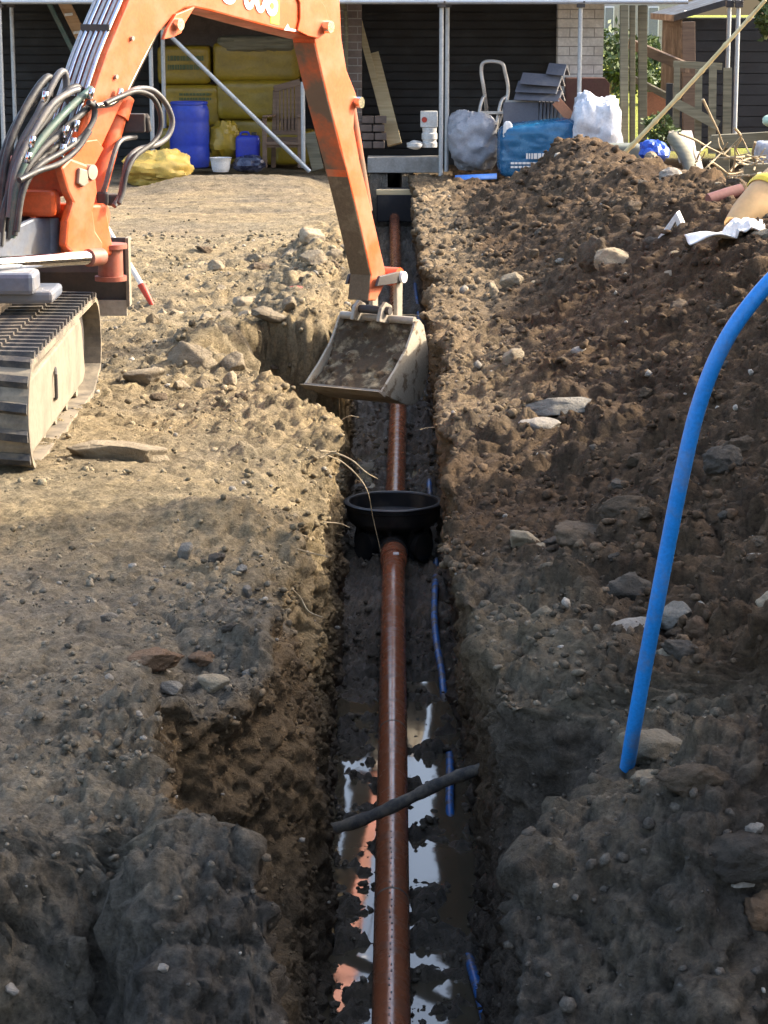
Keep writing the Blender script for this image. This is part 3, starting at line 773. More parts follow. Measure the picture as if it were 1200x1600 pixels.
# ---------------------------------------------------------------- drain pipes and chamber
def pipe_run(y0, y1, n=40):
    return [Vector((float(x_pipe(y)), y, float(z_pipe(y)))) for y in np.linspace(y0, y1, n)]
CY = 11.62                                                          # chamber centre
pr = root('drain_pipe', (0.02, 8, -1.15), 'glossy brown drain pipe running from the foreground to the black chamber', 'drain pipe')
MB().tube(pipe_run(3.0, CY - .30), .055, 32).build('pipe', M['drain'], pr, smooth=True)
mb = MB()
for yy in (6.95, 8.6):
    c = pipe_run(yy, yy + .012, 2); mb.tube(c, .0556, 32)
mb.build('seam', M['duct'], pr, smooth=True)
mb = MB(); rgp = random.Random(3)
for k in range(34):                                                  # worn print along the crown of the pipe
    yy = 6.0 + .048 * k + rgp.uniform(-.008, .008); q = pipe_run(yy, yy + .01, 2)[0]; an = rgp.uniform(-.12, .02)
    mb.box(q + Vector((.0553 * math.sin(an), 0, .0553 * math.cos(an))), (rgp.uniform(.003, .006), rgp.uniform(.006, .016), .0012))
mb.build('printed_marks', M['void'], pr)['kind'] = 'stuff'
c = pipe_run(CY - .40, CY - .27, 3); MB().tube(c, [.0635, .066, .066], 32).build('socket', M['drain'], pr, smooth=True)
mb = MB(); q = pipe_run(CY - .47, CY - .43, 2); mb.box(q[0] + Vector((.012, 0, .0555)), (.028, .05, .003)); mb.build('white_sticker', M['white_plastic'], pr)
pf = root('drain_pipe', (0.09, 18, -1.0), 'brown drain pipe running from the black chamber away to the house', 'drain pipe')
MB().tube(pipe_run(CY + .25, 26.1, 50), .055, 28).build('pipe', M['drain'], pf, smooth=True)
c = pipe_run(CY + .24, CY + .36, 3); MB().tube(c, [.066, .066, .0635], 28).build('socket', M['drain'], pf, smooth=True)

cc = Vector((float(x_pipe(CY)) - .003, CY, float(z_pipe(CY))))
ch = root('inspection_chamber', (cc.x, cc.y, cc.z - .07), 'round black plastic inspection chamber base set over the drain pipe', 'chamber')
rimz = .20
mb = MB()                                                            # open bowl with thickness
mb.lathe(cc, [(.246, rimz), (.246, rimz - .016), (.235, rimz - .02), (.233, rimz - .075), (.222, rimz - .092), (.185, rimz - .115), (.145, rimz - .14), (.125, -.01), (.12, -.085)], 48)
mb.lathe(cc, [(.246, rimz), (.224, rimz), (.222, rimz - .070), (.17, rimz - .10), (.12, .02), (.09, -.05), (.0, -.055)], 48)
mb.build('bowl', M['black_plastic'], ch, smooth=True)
mb = MB(); mb.lathe(cc, [(.248, rimz - .002), (.251, rimz + .004), (.246, rimz + .008), (.226, rimz + .008), (.222, rimz + .002)], 56); mb.build('rim', M['black_plastic'], ch, smooth=True)
for ang in (-90, 90, -40, 40, 140, 220):
    a = R(ang); dv = Vector((math.cos(a), math.sin(a), 0))
    mb = MB(); ln = .27 if abs(ang) == 90 else .20
    mb.cyl(cc + dv * .09, cc + dv * ln, .071, n=24); mb.build('inlet_spigot', M['black_plastic'], ch, smooth=True)
for k in range(10):
    a = R(36 * k + 12); dv = Vector((math.cos(a), math.sin(a), 0)); tv = Vector((-dv.y, dv.x, 0))
    mb = MB(); mb.prism([(.12, -.08), (.185, -.08), (.178, .0), (.19, rimz - .12), (.228, rimz - .085), (.20, rimz - .09), (.13, .02)], lambda r_, z_: cc + dv * r_ + tv * .012 + Vector((0, 0, z_)), lambda r_, z_: cc + dv * r_ - tv * .012 + Vector((0, 0, z_)))
    mb.build('rib', M['black_plastic'], ch)
MB().tube([cc + Vector((0, y, .0)) for y in (-.11, 0, .11)], .053, 20).build('channel', M['black_plastic'], ch, smooth=True)

# old duct across the trench
pts = spline([atY(430, 1322, 7.25), atY(497, 1302, 7.22), atY(560, 1283, 7.2), atY(625, 1255, 7.2), atY(690, 1223, 7.2), atY(745, 1203, 7.2), atY(840, 1172, 7.22)], 8)
rs = [.0205 + .0018 * math.sin(i * .9) + .001 * math.sin(i * 2.3) for i in range(len(pts))]
tag(MB().tube(pts, rs, 16).build('old_duct', M['duct'], smooth=True), 'old grimy black duct crossing above the drain pipe', 'duct')

# blue water pipe on the trench floor, dipping in and out of the mud
def fl(y): return float(z_floor(y))
wp = []
for px, py, dz in ((763, 1610, .05), (752, 1565, .05), (742, 1530, .045), (734, 1500, .03), (728, 1470, -.04), (716, 1400, -.07), (708, 1330, -.05), (703, 1265, .02), (703, 1230, .035), (703, 1190, .03), (700, 1160, -.03), (696, 1120, -.06), (694, 1092, .0), (690, 1050, .03), (683, 1010, .04), (679, 970, .04), (679, 935, .045), (680, 915, .05), (681, 895, -.01), (682, 868, -.05)):
    p = atZ(px, py, -1.12)
    for _ in range(3): p = atZ(px, py, fl(p.y) + dz + .01)
    wp.append(p)
tag(MB().tube(spline(wp, 6), .0155, 12).build('water_pipe', M['blue_pipe_muddy'], smooth=True), 'muddy thin blue water pipe half buried in the near trench floor', 'water pipe')
wp = []
for px, py, dz in ((675, 800, -.03), (673, 782, .02), (671, 765, .04), (671, 752, .04), (672, 742, -.02), (668, 700, -.06), (660, 560, -.05), (653, 480, .02), (651, 466, .04), (649, 452, .03), (648, 440, -.04)):
    p = atZ(px, py, -1.0)
    for _ in range(3): p = atZ(px, py, fl(p.y) + dz + .01)
    wp.append(p)
tag(MB().tube(spline(wp, 6), .0155, 12).build('water_pipe', M['blue_pipe_muddy'], smooth=True), 'short blue water pipe showing in the trench just beyond the black chamber', 'water pipe')
# the bright blue pipe springing out of the right bank
bp = [(952, 1300, 5.22), (966, 1250, 5.15), (978, 1208, 5.08), (990, 1140, 5.0), (1008, 1040, 4.95), (1027, 940, 4.9), (1046, 840, 4.88), (1066, 740, 4.86), (1090, 640, 4.85), (1122, 555, 4.84), (1165, 485, 4.84), (1230, 415, 4.85), (1330, 350, 4.9), (1480, 320, 5.0), (1650, 380, 5.1), (1760, 560, 5.2), (1800, 700, 5.2)]
tag(MB().tube(spline([atY(*b) for b in bp], 8), .0168, 20).build('water_pipe', M['blue_pipe'], smooth=True), 'thick bright blue water pipe arching up out of the right bank', 'water pipe')

# plank and dark box at the far end of the trench
a, b = atY(588, 300, 25.1), atY(654, 300, 25.1)
mb = MB(); mb.bar(a, b, .1, .055); tag(mb.build('timber_plank', M['pine'], bevel=.004), 'pale timber plank laid across the far end of the trench', 'plank')
p = atY(622, 325, 25.55); mb = MB(); mb.box((p.x, 25.6, p.z + .03), (.46, .1, .36)); tag(mb.build('dark_board', M['void'], bevel=.01), 'dark blue-black board closing the far end of the trench', 'board')

# ---------------------------------------------------------------- excavator
KX, KY = -1.32, 10.2
_d = Vector((1.354, 2.25)).normalized()
DV = Vector((_d.x, _d.y, 0)); RV = Vector((_d.y, -_d.x, 0)); KV = Vector((KX, KY, 0))
def L(px, py, r=0.0):
    """(u, z) of a pixel on the boom plane shifted r to its right"""
    q = ray(px, py); den = q.x * RV.x + q.y * RV.y
    t = (r + KV.dot(RV)) / den
    p = Vector((q.x * t, q.y * t, CAM_H + q.z * t))
    return ((p - KV).dot(DV), p.z)
def W(u, z, r=0.0): return KV + DV * u + RV * r + Vector((0, 0, z))
def WP(px, py, r=0.0): return W(*L(px, py, r), r)
def slab(poly, r0, r1): return MB().prism(poly, lambda u, z: W(u, z, r0), lambda u, z: W(u, z, r1))

ex = root('excavator', (-1.95, 9.6, 0), 'orange mini excavator reaching its boom and bucket into the trench', 'excavator')
# --- boom
HB = .085
bo = [(102, 266), (108, 250), (125, 205), (146, 145), (167, 83), (202, 0), (216, -32), (238, -62), (272, -80), (310, -78), (360, -62), (420, -40), (470, -22), (492, -10), (505, 10), (511, 30), (508, 50), (495, 61), (450, 50), (400, 37), (330, 18), (303, 12), (288, 14), (276, 22), (262, 36), (245, 55), (225, 93), (197, 150), (170, 207), (147, 257), (138, 283), (122, 292), (106, 284)]
boom = slab([L(x, y, HB) for x, y in bo], -HB, HB).build('boom', M['orange'], ex, bevel=.010)
mb = MB()                                                            # knee lug for the lift cylinder
for r0, r1 in ((HB + .002, HB + .020), (-HB - .020, -HB - .002)):
    mb.prism([L(x, y, HB) for x, y in ((250, 62), (256, 45), (270, 22), (300, 10), (284, 36), (278, 52), (266, 58))], lambda u, z: W(u, z, r0), lambda u, z: W(u, z, r1))
mb.build('lug', M['orange'], boom, bevel=.004)
pk = L(270, 38, HB)
MB().cyl(W(*pk, -HB - .045), W(*pk, HB + .045), .026, n=20).build('pivot_pin', M['chrome'], boom, smooth=True)
pn = L(504, 42, HB)
MB().cyl(W(*pn, -HB - .05), W(*pn, HB + .05), .030, n=20).build('pivot_pin', M['chrome'], boom, smooth=True)
pn2 = L(128, 268, HB)
MB().cyl(W(*pn2, -HB - .08), W(*pn2, HB + .06), .032, n=20).build('pivot_pin', M['worn_steel'], boom, smooth=True)
# hard pipes along the back of the boom
ed = [L(x, y, HB) for x, y in ((108, 250), (125, 205), (146, 145), (167, 83), (202, 0), (216, -32), (238, -62), (272, -80))]
def off(poly, o):
    out = []
    for i, (u, z) in enumerate(poly):
        a, b = poly[max(i - 1, 0)], poly[min(i + 1, len(poly) - 1)]
        du, dz = b[0] - a[0], b[1] - a[1]; l = math.hypot(du, dz)
        out.append((u - dz / l * o, z + du / l * o))
    return out
for k, r in enumerate((.058, .030, .002, -.026, -.054, -.078)):
    e2 = off(ed, .018)[1 if k % 2 else 0:]
    MB().tube(spline([W(u, z, r) for u, z in e2], 5), .0095, 10).build('hydraulic_pipe', M['galv'] if k % 2 else M['chrome'], boom, smooth=True)
for px, py in ((140, 162), (180, 50)):
    u, z = off([L(px - 4, py + 10, HB), L(px, py, HB), L(px + 4, py - 10, HB)], .030)[1]
    MB().bar(W(u, z, -HB + .005), W(u, z, HB - .012), .03, .006, DV).build('pipe_clamp', M['dark_steel'], boom)
# markings on the flank
rr = HB + .0025
def decal(pts, mat, name): slab([L(x, y, HB) for x, y in pts], HB + .001, rr).build(name, mat, boom)
decal([(422, 36), (435, 39), (437, -30), (424, -34)], M['yellow_tape'], 'yellow_stripe')
decal([(443, 47), (449, 37), (452, 44), (466, 47), (466, 50)], M['white_paint'], 'white_arrow')
def letters(txt, px, py, h):
    cu = bpy.data.curves.new('lettering', 'FONT'); cu.body = txt; cu.size = h; cu.offset = .006; cu.extrude = .001; cu.space_character = .95
    o = bpy.data.objects.new('lettering', cu); COL.objects.link(o)
    u0, z0 = L(330, 18, HB); u1, z1 = L(450, 50, HB)
    ax = (DV * (u1 - u0) + Vector((0, 0, z1 - z0))).normalized(); up = RV.cross(ax) * -1
    if up.z < 0: up = -up
    m = Matrix((ax, up, ax.cross(up))).transposed().to_4x4(); m.translation = WP(px, py, HB) + RV * .003
    o.matrix_world = m
    me = bpy.data.meshes.new_from_object(o.evaluated_get(bpy.context.evaluated_depsgraph_get()))
    me.transform(m); me.materials.clear(); me.materials.append(M['white_paint'])
    bpy.data.objects.remove(o)
    q = bpy.data.objects.new('lettering', me); COL.objects.link(q); q.parent = boom
letters('U 008', 342, 0, .20)
slab([L(x, y, HB) for x, y in ((458, -18), (466, 6), (466, 30), (462, 48), (478, 56), (495, 60), (508, 50), (511, 30), (505, 10), (492, -8))], HB + .0005, HB + .012).build('nose_plate', M['orange'], boom, bevel=.003)
slab([L(x, y, HB) for x, y in ((106, 262), (118, 222), (150, 218), (160, 232), (146, 258), (137, 282), (122, 290), (108, 282))], HB + .0005, HB + .008).build('foot_plate', M['orange'], boom, bevel=.003)
for px, py in ((205, 60), (262, -8), (340, -18), (180, 120)):
    u, z = L(px, py, HB); MB().cyl(W(u, z, HB), W(u, z, HB + .012), .010, n=8).build('bolt', M['worn_steel'], boom)
# --- lift cylinder
cf, cm, ce = L(163, 338, HB), L(213, 152, HB), L(268, 40, HB)
lc = MB().cyl(W(*cf, 0), W(*cm, 0), .050, n=24).build('lift_cylinder', M['orange'], ex, smooth=True)
MB().cyl(W(*cm, 0), W(*ce, 0), .026, n=20).build('rod', M['chrome'], lc, smooth=True)
mb = MB(); c2 = L(204, 185, HB); mb.cyl(W(*c2, 0), W(*cm, 0), .060, n=24); mb.build('gland', M['orange'], lc, smooth=True)
mb = MB(); mb.cyl(W(*cf, -.075), W(*cf, .075), .055, n=20); mb.build('eye', M['orange'], lc, smooth=True)
mb = MB(); mb.box(WP(211, 192, .05), (.09, .07, .08)); mb.cyl(WP(212, 190, .05), WP(232, 184, .08), .022, n=10); mb.cyl(WP(228, 182, .08), WP(232, 206, .08), .016, n=10); mb.build('port_block', M['dark_steel'], lc, bevel=.012)
MB().tube(spline([WP(212, 214, .06), WP(190, 219, .07), WP(179, 238, .075), WP(166, 285, .07), WP(161, 300, .06)], 6), .011, 8).build('feed_tube', M['hose_grey'], lc, smooth=True)
mb = MB(); mb.box(WP(160, 310, .05), (.05, .05, .06)); mb.box(WP(178, 312, .06), (.06, .06, .05)); mb.build('valve', M['dark_steel'], lc, bevel=.01)
# --- swing post
sp = [(85, 262), (100, 246), (126, 256), (140, 275), (143, 300), (136, 330), (140, 360), (152, 378), (150, 396), (110, 402), (92, 384), (95, 345), (104, 316), (96, 300)]
swp = MB()
for r0, r1 in ((.092, .135), (-.135, -.092)):
    swp.prism([L(x, y, .1) for x, y in sp], lambda u, z: W(u, z, r0), lambda u, z: W(u, z, r1))
swp.prism([L(x, y, 0) for x, y in ((95, 318), (140, 318), (150, 378), (150, 398), (98, 402), (92, 384))], lambda u, z: W(u, z, -.0915), lambda u, z: W(u, z, .0915))
swp = swp.build('swing_post', M['orange'], ex, bevel=.012)
mb = MB(); mb.box(WP(60, 316, -.02), (.17, .16, .11)); mb.box(WP(52, 275, -.12), (.30, .22, .16)); mb.build('swing_block', M['orange'], swp, bevel=.02)
mb = MB(); mb.prism([L(x, y, .14) for x, y in ((122, 262), (134, 266), (136, 286), (128, 292), (120, 286))], lambda u, z: W(u, z, .1355), lambda u, z: W(u, z, .15)); mb.build('pin_keeper', M['worn_steel'], swp, bevel=.004)
# pin spool and lower bracket
mb = MB(); a = WP(172, 388, .05); mb.cyl(a, a + Vector((0, 0, .02)), .075, n=20); mb.cyl(a + Vector((0, 0, -.12)), a, .055, n=20); mb.cyl(a + Vector((0, 0, -.14)), a + Vector((0, 0, -.12)), .07, n=20)
mb.build('swing_pin', M['red_oxide'], swp, smooth=True)
sr0, sr1 = WP(-60, 416, .10), WP(146, 402, .16)
sc_ = MB().cyl(sr0, sr1, .030, n=20).build('swing_cylinder', M['chrome'], ex, smooth=True)
MB().cyl(WP(138, 403, .16), WP(158, 401, .16), .038, n=16).build('rod_end', M['red_oxide'], sc_, smooth=True)
MB().cyl(WP(-160, 421, -.05), WP(-40, 415, 0), .05, n=20).build('barrel', M['grey_paint'], sc_, smooth=True)
# --- slewing body (mostly left of the view)
body = root_part = MB()
def BW(x, y, z): return Vector((x, y, z))
mb = MB(); mb.prism([(-2.75, 8.75), (-1.75, 8.75), (-1.70, 9.0), (-1.70, 9.9), (-1.85, 10.25), (-2.6, 10.25), (-2.78, 9.9)], lambda x, y: BW(x, y, .60), lambda x, y: BW(x, y, .78))
bd = mb.build('body', M['grey_paint'], ex, bevel=.03)
mb = MB(); mb.prism([(-2.7, 8.72), (-1.85, 8.72), (-1.78, 8.95), (-1.78, 9.35), (-2.72, 9.35)], lambda x, y: BW(x, y, .781), lambda x, y: BW(x, y, 1.30)); mb.build('engine_cover', M['orange'], ex, bevel=.05)
mb = MB(); mb.box((-2.3, 9.55, .98), (.46, .45, .14)); mb.box((-2.3, 9.40, 1.35), (.46, .12, .60)); mb.build('seat', M['black_plastic'], ex, bevel=.04)
for x, y in ((-2.68, 8.9), (-1.9, 8.9), (-2.68, 10.1)): MB().cyl((x, y, .78), (x, y, 2.35), .03, n=12).build('canopy_post', M['dark_steel'], ex, smooth=True)
mb = MB(); mb.box((-2.3, 9.5, 2.39), (.95, 1.4, .07)); mb.build('canopy', M['orange'], ex, bevel=.03)
# nose bracket plates seen at the left edge
nz = MB()
for r0, r1 in ((-.10, -.06), (.0, .03)):
    nz.prism([L(x, y, 0) for x, y in ((-70, 368), (0, 360), (20, 352), (45, 340), (66, 340), (88, 345), (88, 408), (66, 412), (-70, 412))], lambda u, z: W(u, z, r0), lambda u, z: W(u, z, r1))
nb_ = nz.build('nose_bracket', M['grey_paint'], ex, bevel=.01)
MB().cyl(WP(77, 340, .0), WP(77, 411, .0), .042, n=24).build('king_pin', M['grey_paint'], nb_, smooth=True)
mb = MB(); mb.box(WP(-48, 440, .02), (.55, .2, .09)); mb.build('nose_block', M['grey_paint'], nb_, bevel=.02)
mb = MB(); mb.box(WP(-28, 458, .0), (.62, .30, .05)); mb.build('skirt', M['grey_paint'], nb_, bevel=.015)
mb = MB(); mb.cyl((-2.1, 9.55, .44), (-2.1, 9.55, .60), .36, n=36); mb.build('slew_ring', M['dark_steel'], ex, smooth=True)
mb = MB(); mb.prism([(-2.62, 8.9), (-1.6, 8.9), (-1.6, 10.2), (-2.62, 10.2)], lambda x, y: BW(x, y, .24), lambda x, y: BW(x, y, .44)); mb.build('undercarriage', M['dust_paint'], ex, bevel=.02)
# --- dozer blade, raised, seen from behind
YBl = 10.62
zt, zb = atY(196, 372, YBl).z, atY(196, 476, YBl).z
xr_ = atY(203, 420, YBl).x
prof = [(0, zb), (.03, zb), (.005, zb + .09), (-.005, (zt + zb) / 2), (.005, zt - .06), (.035, zt), (.012, zt), (-.03, (zt + zb) / 2)]
mb = MB(); mb.prism([(YBl + a, b) for a, b in prof], lambda a, b: BW(xr_ - 1.52, a, b), lambda a, b: BW(xr_ - .016, a, b)); bl = mb.build('dozer_blade', M['dark_steel'], ex)
mb = MB(); mb.prism([(YBl - .045, zb - .004), (YBl + .05, zb - .004), (YBl + .05, zt + .004), (YBl - .045, zt + .004)], lambda a, b: BW(xr_ - .014, a, b), lambda a, b: BW(xr_, a, b)); mb.build('end_plate', M['dust_paint'], bl)
mb = MB(); mb.box((xr_ - .76, YBl - .02, zb - .012), (1.49, .02, .07)); mb.build('cutting_edge', M['worn_steel'], bl)
mb = MB()
for x in (-1.75, -2.35): mb.bar((x, 9.9, .32), (x, YBl - .03, (zt + zb) / 2 - .02), .09, .09)
mb.build('push_arm', M['dust_paint'], bl, bevel=.01)
# --- tracks
TX0, TX1, TYa, TYb, TH, TZ = -1.265, -1.565, 8.30, 10.52, .445, -.012
def track(dx, first):
    Rr = .150
    path = []                                                        # loop in (y, z), rounded front and rear
    def arc(cy, cz, r, a0, a1, n):
        for k in range(n): 
            a = R(a0 + (a1 - a0) * k / (n - 1)); path.append((cy + r * math.cos(a), cz + r * math.sin(a)))
    arc(TYa + .205, TZ + .215, .205, 262, 95, 12)                    # near end (idler side)
    path.append(((TYa + TYb) / 2, TZ + TH - .028))
    arc(TYb - .20, TZ + .21, .205, 88, -40, 12)
    arc(TYb - .34, TZ + .12, .12, -60, -92, 4)
    path.append(((TYa + TYb) / 2, TZ))
    # resample evenly
    P = path + [path[0]]
    seg = [math.dist(P[i], P[i + 1]) for i in range(len(P) - 1)]; tot = sum(seg); NL = 50
    def at(s_):
        s_ %= tot
        for i, l in enumerate(seg):
            if s_ <= l: 
                t = s_ / l; return (P[i][0] + (P[i + 1][0] - P[i][0]) * t, P[i][1] + (P[i + 1][1] - P[i][1]) * t), ((P[i + 1][0] - P[i][0]) / l, (P[i + 1][1] - P[i][1]) / l)
            s_ -= l
        return P[-1], (1, 0)
    ring = [at(tot * k / 100) for k in range(100)]
    th = .022
    V, F = [], []
    for (p, t) in ring:
        n_ = (-t[1], t[0])
        n_ = (n_[0], n_[1])
        for x, o in ((TX0, 0), (TX1, 0), (TX1, -th), (TX0, -th)):
            V.append((x + dx, p[0] + n_[0] * -o * -1, p[1] + n_[1] * -o * -1))
    for k in range(100):
        a, b = 4 * k, 4 * ((k + 1) % 100)
        for j in range(4): F.append((a + j, a + (j + 1) % 4, b + (j + 1) % 4, b + j))
    belt = MB().add(V, F).build('track', M['rubber_dusty'], ex)
    # which side is outward
    cyc = ((TYa + TYb) / 2, TZ + TH / 2)
    lug_me = None
    for k in range(NL):
        p, t = at(tot * (k + .5) / NL)
        n_ = (-t[1], t[0])
        if (p[0] - cyc[0]) * n_[0] + (p[1] - cyc[1]) * n_[1] < 0: n_ = (-n_[0], -n_[1])
        if lug_me is None:
            q = MB()
            q.prism([(-.022, 0), (.022, 0), (.015, .024), (-.015, .024)], lambda a, b: (-.004, a, b), lambda a, b: (-.142, a + .016, b))
            q.prism([(-.022, 0), (.022, 0), (.015, .024), (-.015, .024)], lambda a, b: (-.158, a + .016, b), lambda a, b: (-.296, a, b))
            me = bpy.data.meshes.new('lug'); me.from_pydata(q.v, [], q.f); me.materials.append(M['rubber']); lug_me = me
        o = bpy.data.objects.new('lug', lug_me); COL.objects.link(o); o.parent = belt
        ang = math.atan2(n_[1], n_[0]) - math.pi / 2
        o.location = (TX0 + dx, p[0], p[1]); o.rotation_euler = (ang, 0, 0)
    # frame panel with a hook, and rollers
    side = 0 if first else -1
    q = MB(); fr = [(TYa + .16, TZ + .06), (TYa + .10, TZ + .16), (TYa + .12, TZ + .34), (TYb - .55, TZ + .37), (TYb - .50, TZ + .33), (TYb - .42, TZ + .12), (TYb - .50, TZ + .085)]
    q.prism(fr, lambda a, b: BW(TX1 + dx + .03, a, b), lambda a, b: BW(TX0 + dx - .022, a, b)); fo = q.build('track_frame', M['dust_paint'], ex, bevel=.012)
    hy = TYa + .82
    q = MB(); q.tube([BW(TX0 + dx - .022, hy + .05, TZ + .28), BW(TX0 + dx - .010, hy - .02, TZ + .265), BW(TX0 + dx - .010, hy - .02, TZ + .175), BW(TX0 + dx - .022, hy + .05, TZ + .16)], .007, 8); q.build('hook', M['dark_steel'], fo)
    for k in range(5):
        yy = TYa + .40 + .33 * k
        MB().cyl((TX1 + dx + .05, yy, TZ + .068), (TX0 + dx - .05, yy, TZ + .068), .045, n=16).build('roller', M['dust_paint'], ex, smooth=True)
    MB().cyl((TX1 + dx + .06, TYb - .21, TZ + .215), (TX0 + dx - .07, TYb - .21, TZ + .215), .15, n=22).build('sprocket', M['dark_steel'], ex, smooth=True)
    MB().cyl((TX1 + dx + .06, TYa + .21, TZ + .215), (TX0 + dx - .07, TYa + .21, TZ + .215), .14, n=22).build('idler', M['dust_paint'], ex, smooth=True)
track(0, True); track(-1.10, False)
# --- arm
HA = .064
ar = [(492, 67), (486, 40), (488, 8), (497, -30), (512, -50), (527, -40), (531, -5), (534, 60), (542, 110), (556, 145), (560, 160), (554, 176), (553, 200), (563, 255), (580, 325), (597, 400), (603, 425), (600, 447), (588, 470), (576, 470), (580, 430), (570, 385), (555, 320), (533, 233), (513, 157)]
arp = [L(x, y, HA) for x, y in ar]
arm = slab(arp, -HA, HA).build('arm', M['orange'], ex, bevel=.007)
# muddy plate on the underside of the arm
un = [L(x, y, HA) for x, y in ((543, 270), (555, 320), (570, 385), (580, 430), (576, 470))]
un0 = [L(x, y, HA) for x, y in ((492, 67), (513, 157), (533, 233), (543, 270))]
def under(poly, name, mat):
    o1, o2 = off(poly, -.003), off(poly, .004)
    mb = MB()
    for i in range(len(poly) - 1):
        vs_ = []
        for o_ in (o1, o2):
            for r in (-HA + .004, HA - .004):
                vs_ += [W(*o_[i], r), W(*o_[i + 1], r)]
        mb.add(vs_, [(0, 1, 3, 2), (4, 6, 7, 5), (0, 4, 5, 1), (2, 3, 7, 6), (0, 2, 6, 4), (1, 5, 7, 3)])
    mb.build(name, mat, arm)
under(un, 'mud_cake', M['caked_mud']); under(un0, 'underside_plate', M['orange_dirty'])
pb = L(556, 160, HA)
MB().cyl(W(*pb, -HA - .03), W(*pb, HA + .035), .028, n=18).build('pivot_pin', M['chrome'], arm, smooth=True)
pt = L(512, -30, HA)
ac = MB().cyl(W(*pt, 0), WP(360, -95, 0), .045, n=20).build('arm_cylinder', M['orange'], ex, smooth=True)
MB().cyl(W(*pt, -.06), W(*pt, .06), .05, n=18).build('eye', M['worn_steel'], ac, smooth=True)
# bucket cylinder along the front of the arm
b0, b1, b2 = L(562, 168, HA), L(588, 330, HA), L(611, 424, HA)
bc = MB().cyl(W(*b0, 0), W(*b1, 0), .036, n=20).build('bucket_cylinder', M['orange_dirty'], ex, smooth=True)
MB().cyl(W(*b1, 0), W(*b2, 0), .02, n=16).build('rod', M['chrome'], bc, smooth=True)
# linkage
lb = L(618, 432, .06)
lk = MB().cyl(W(*lb, -.085), W(*lb, .085), .048, n=24).build('bucket_link', M['orange'], ex, smooth=True)
MB().cyl(W(*lb, .086), W(*lb, .115), .030, n=18).build('grease_cap', M['white_paint'], lk, smooth=True)
BWD = .225
be0 = L(618, 492, .06)
for r in (-.075, .075):
    q = MB(); q.prism([(lb[0] - .032, lb[1]), (lb[0] + .032, lb[1]), (be0[0] + .028, be0[1] - .02), (be0[0] - .028, be0[1] - .02)], lambda u, z: W(u, z, r - .012), lambda u, z: W(u, z, r + .012)); q.build('link_plate', M['worn_steel'], lk, bevel=.006)
ap = L(585, 440, HA); q = MB()
for r in (-.09, .09):
    q.prism([(ap[0] - .03, ap[1] - .02), (ap[0], ap[1] + .03), (lb[0], lb[1] + .03), (lb[0], lb[1] - .03)], lambda u, z: W(u, z, r - .009), lambda u, z: W(u, z, r + .009))
q.build('guide_link', M['dark_steel'], lk, bevel=.004)
# --- bucket: open towards the machine
bs = [(646, 502), (652, 499), (659, 508), (666, 545), (667, 572), (663, 598), (655, 622), (643, 633), (630, 632), (612, 624), (592, 614)]
bp_ = [L(x, y, BWD) for x, y in bs]
def shell(poly, th):
    o2 = off(poly, -th); return poly + o2[::-1]
sh = shell(bp_, .016)
bu = slab(sh, -BWD, BWD).build('bucket', M['worn_steel'], ex)
lip = L(592, 614, BWD); lip2 = L(604, 619, BWD)
side = bp_ + [L(615, 577, BWD), L(632, 545, BWD), L(641, 520, BWD)]
for r0, r1 in ((BWD - .001, BWD + .013), (-BWD - .013, -BWD + .001)):
    MB().prism(side, lambda u, z: W(u, z, r0), lambda u, z: W(u, z, r1)).build('side_plate', M['bucket_plate'], bu, bevel=.003)
du, dz = lip[0] - lip2[0], lip[1] - lip2[1]; l_ = math.hypot(du, dz); du, dz = du / l_, dz / l_
q = MB(); q.prism([(lip[0] - du * .04, lip[1] - dz * .04 - .014), (lip[0] + du * .035, lip[1] + dz * .035), (lip[0] - du * .04, lip[1] - dz * .04 + .016)], lambda u, z: W(u, z, -BWD - .016), lambda u, z: W(u, z, BWD + .016)); q.build('cutting_edge', M['worn_steel'], bu)
tl = L(648, 501, BWD)
MB().cyl(W(*tl, -BWD), W(*tl, BWD), .020, n=14).build('top_rail', M['worn_steel'], bu, smooth=True)
for r in (-.10, .06):
    q = MB(); q.prism([(tl[0] - .10, tl[1] - .005), (tl[0] - .075, tl[1] + .06), (tl[0] - .03, tl[1] + .09), (tl[0] + .03, tl[1] + .065), (tl[0] + .05, tl[1] - .04)], lambda u, z: W(u, z, r - .011), lambda u, z: W(u, z, r + .011)); q.build('ear', M['worn_steel'], bu, bevel=.004)
q = MB(); q.cyl(W(tl[0] - .03, tl[1] + .045, -.13), W(tl[0] - .03, tl[1] + .045, .095), .022, n=14); q.build('pivot_pin', M['dark_steel'], bu, smooth=True)
# soil caked inside the bucket
n1, n2 = 60, 44
A0, A1 = Vector(tl), Vector(lip)
inn = Vector((bp_[5][0], bp_[5][1]))
V, F = [], []
gx, gy = np.meshgrid(np.linspace(-1, 1, n1), np.linspace(0, 1, n2))
dn = np.array([bp_[4][0] - (tl[0] + lip[0]) / 2, bp_[4][1] - (tl[1] + lip[1]) / 2]); dn /= np.linalg.norm(dn)
nz_ = fbm(gx * .22, gy * .36, gx * 0, 9, 5, .62, 5) * .042 + domes(gx * .22, gy * .36, .05, .5, .008, .028, 4)[0] * .9
dep_ = .030 + .045 * np.sin(gy * math.pi) - nz_ * 1.5
for j in range(n2):
    for i in range(n1):
        t = .04 + .93 * gy[j, i]
        u = tl[0] + (lip[0] - tl[0]) * t + dn[0] * dep_[j, i]; z_ = tl[1] + (lip[1] - tl[1]) * t + dn[1] * dep_[j, i]
        V.append(tuple(W(u, z_, gx[j, i] * (BWD - .004))))
F = [(j * n1 + i, j * n1 + i + 1, (j + 1) * n1 + i + 1, (j + 1) * n1 + i) for j in range(n2 - 1) for i in range(n1 - 1)]
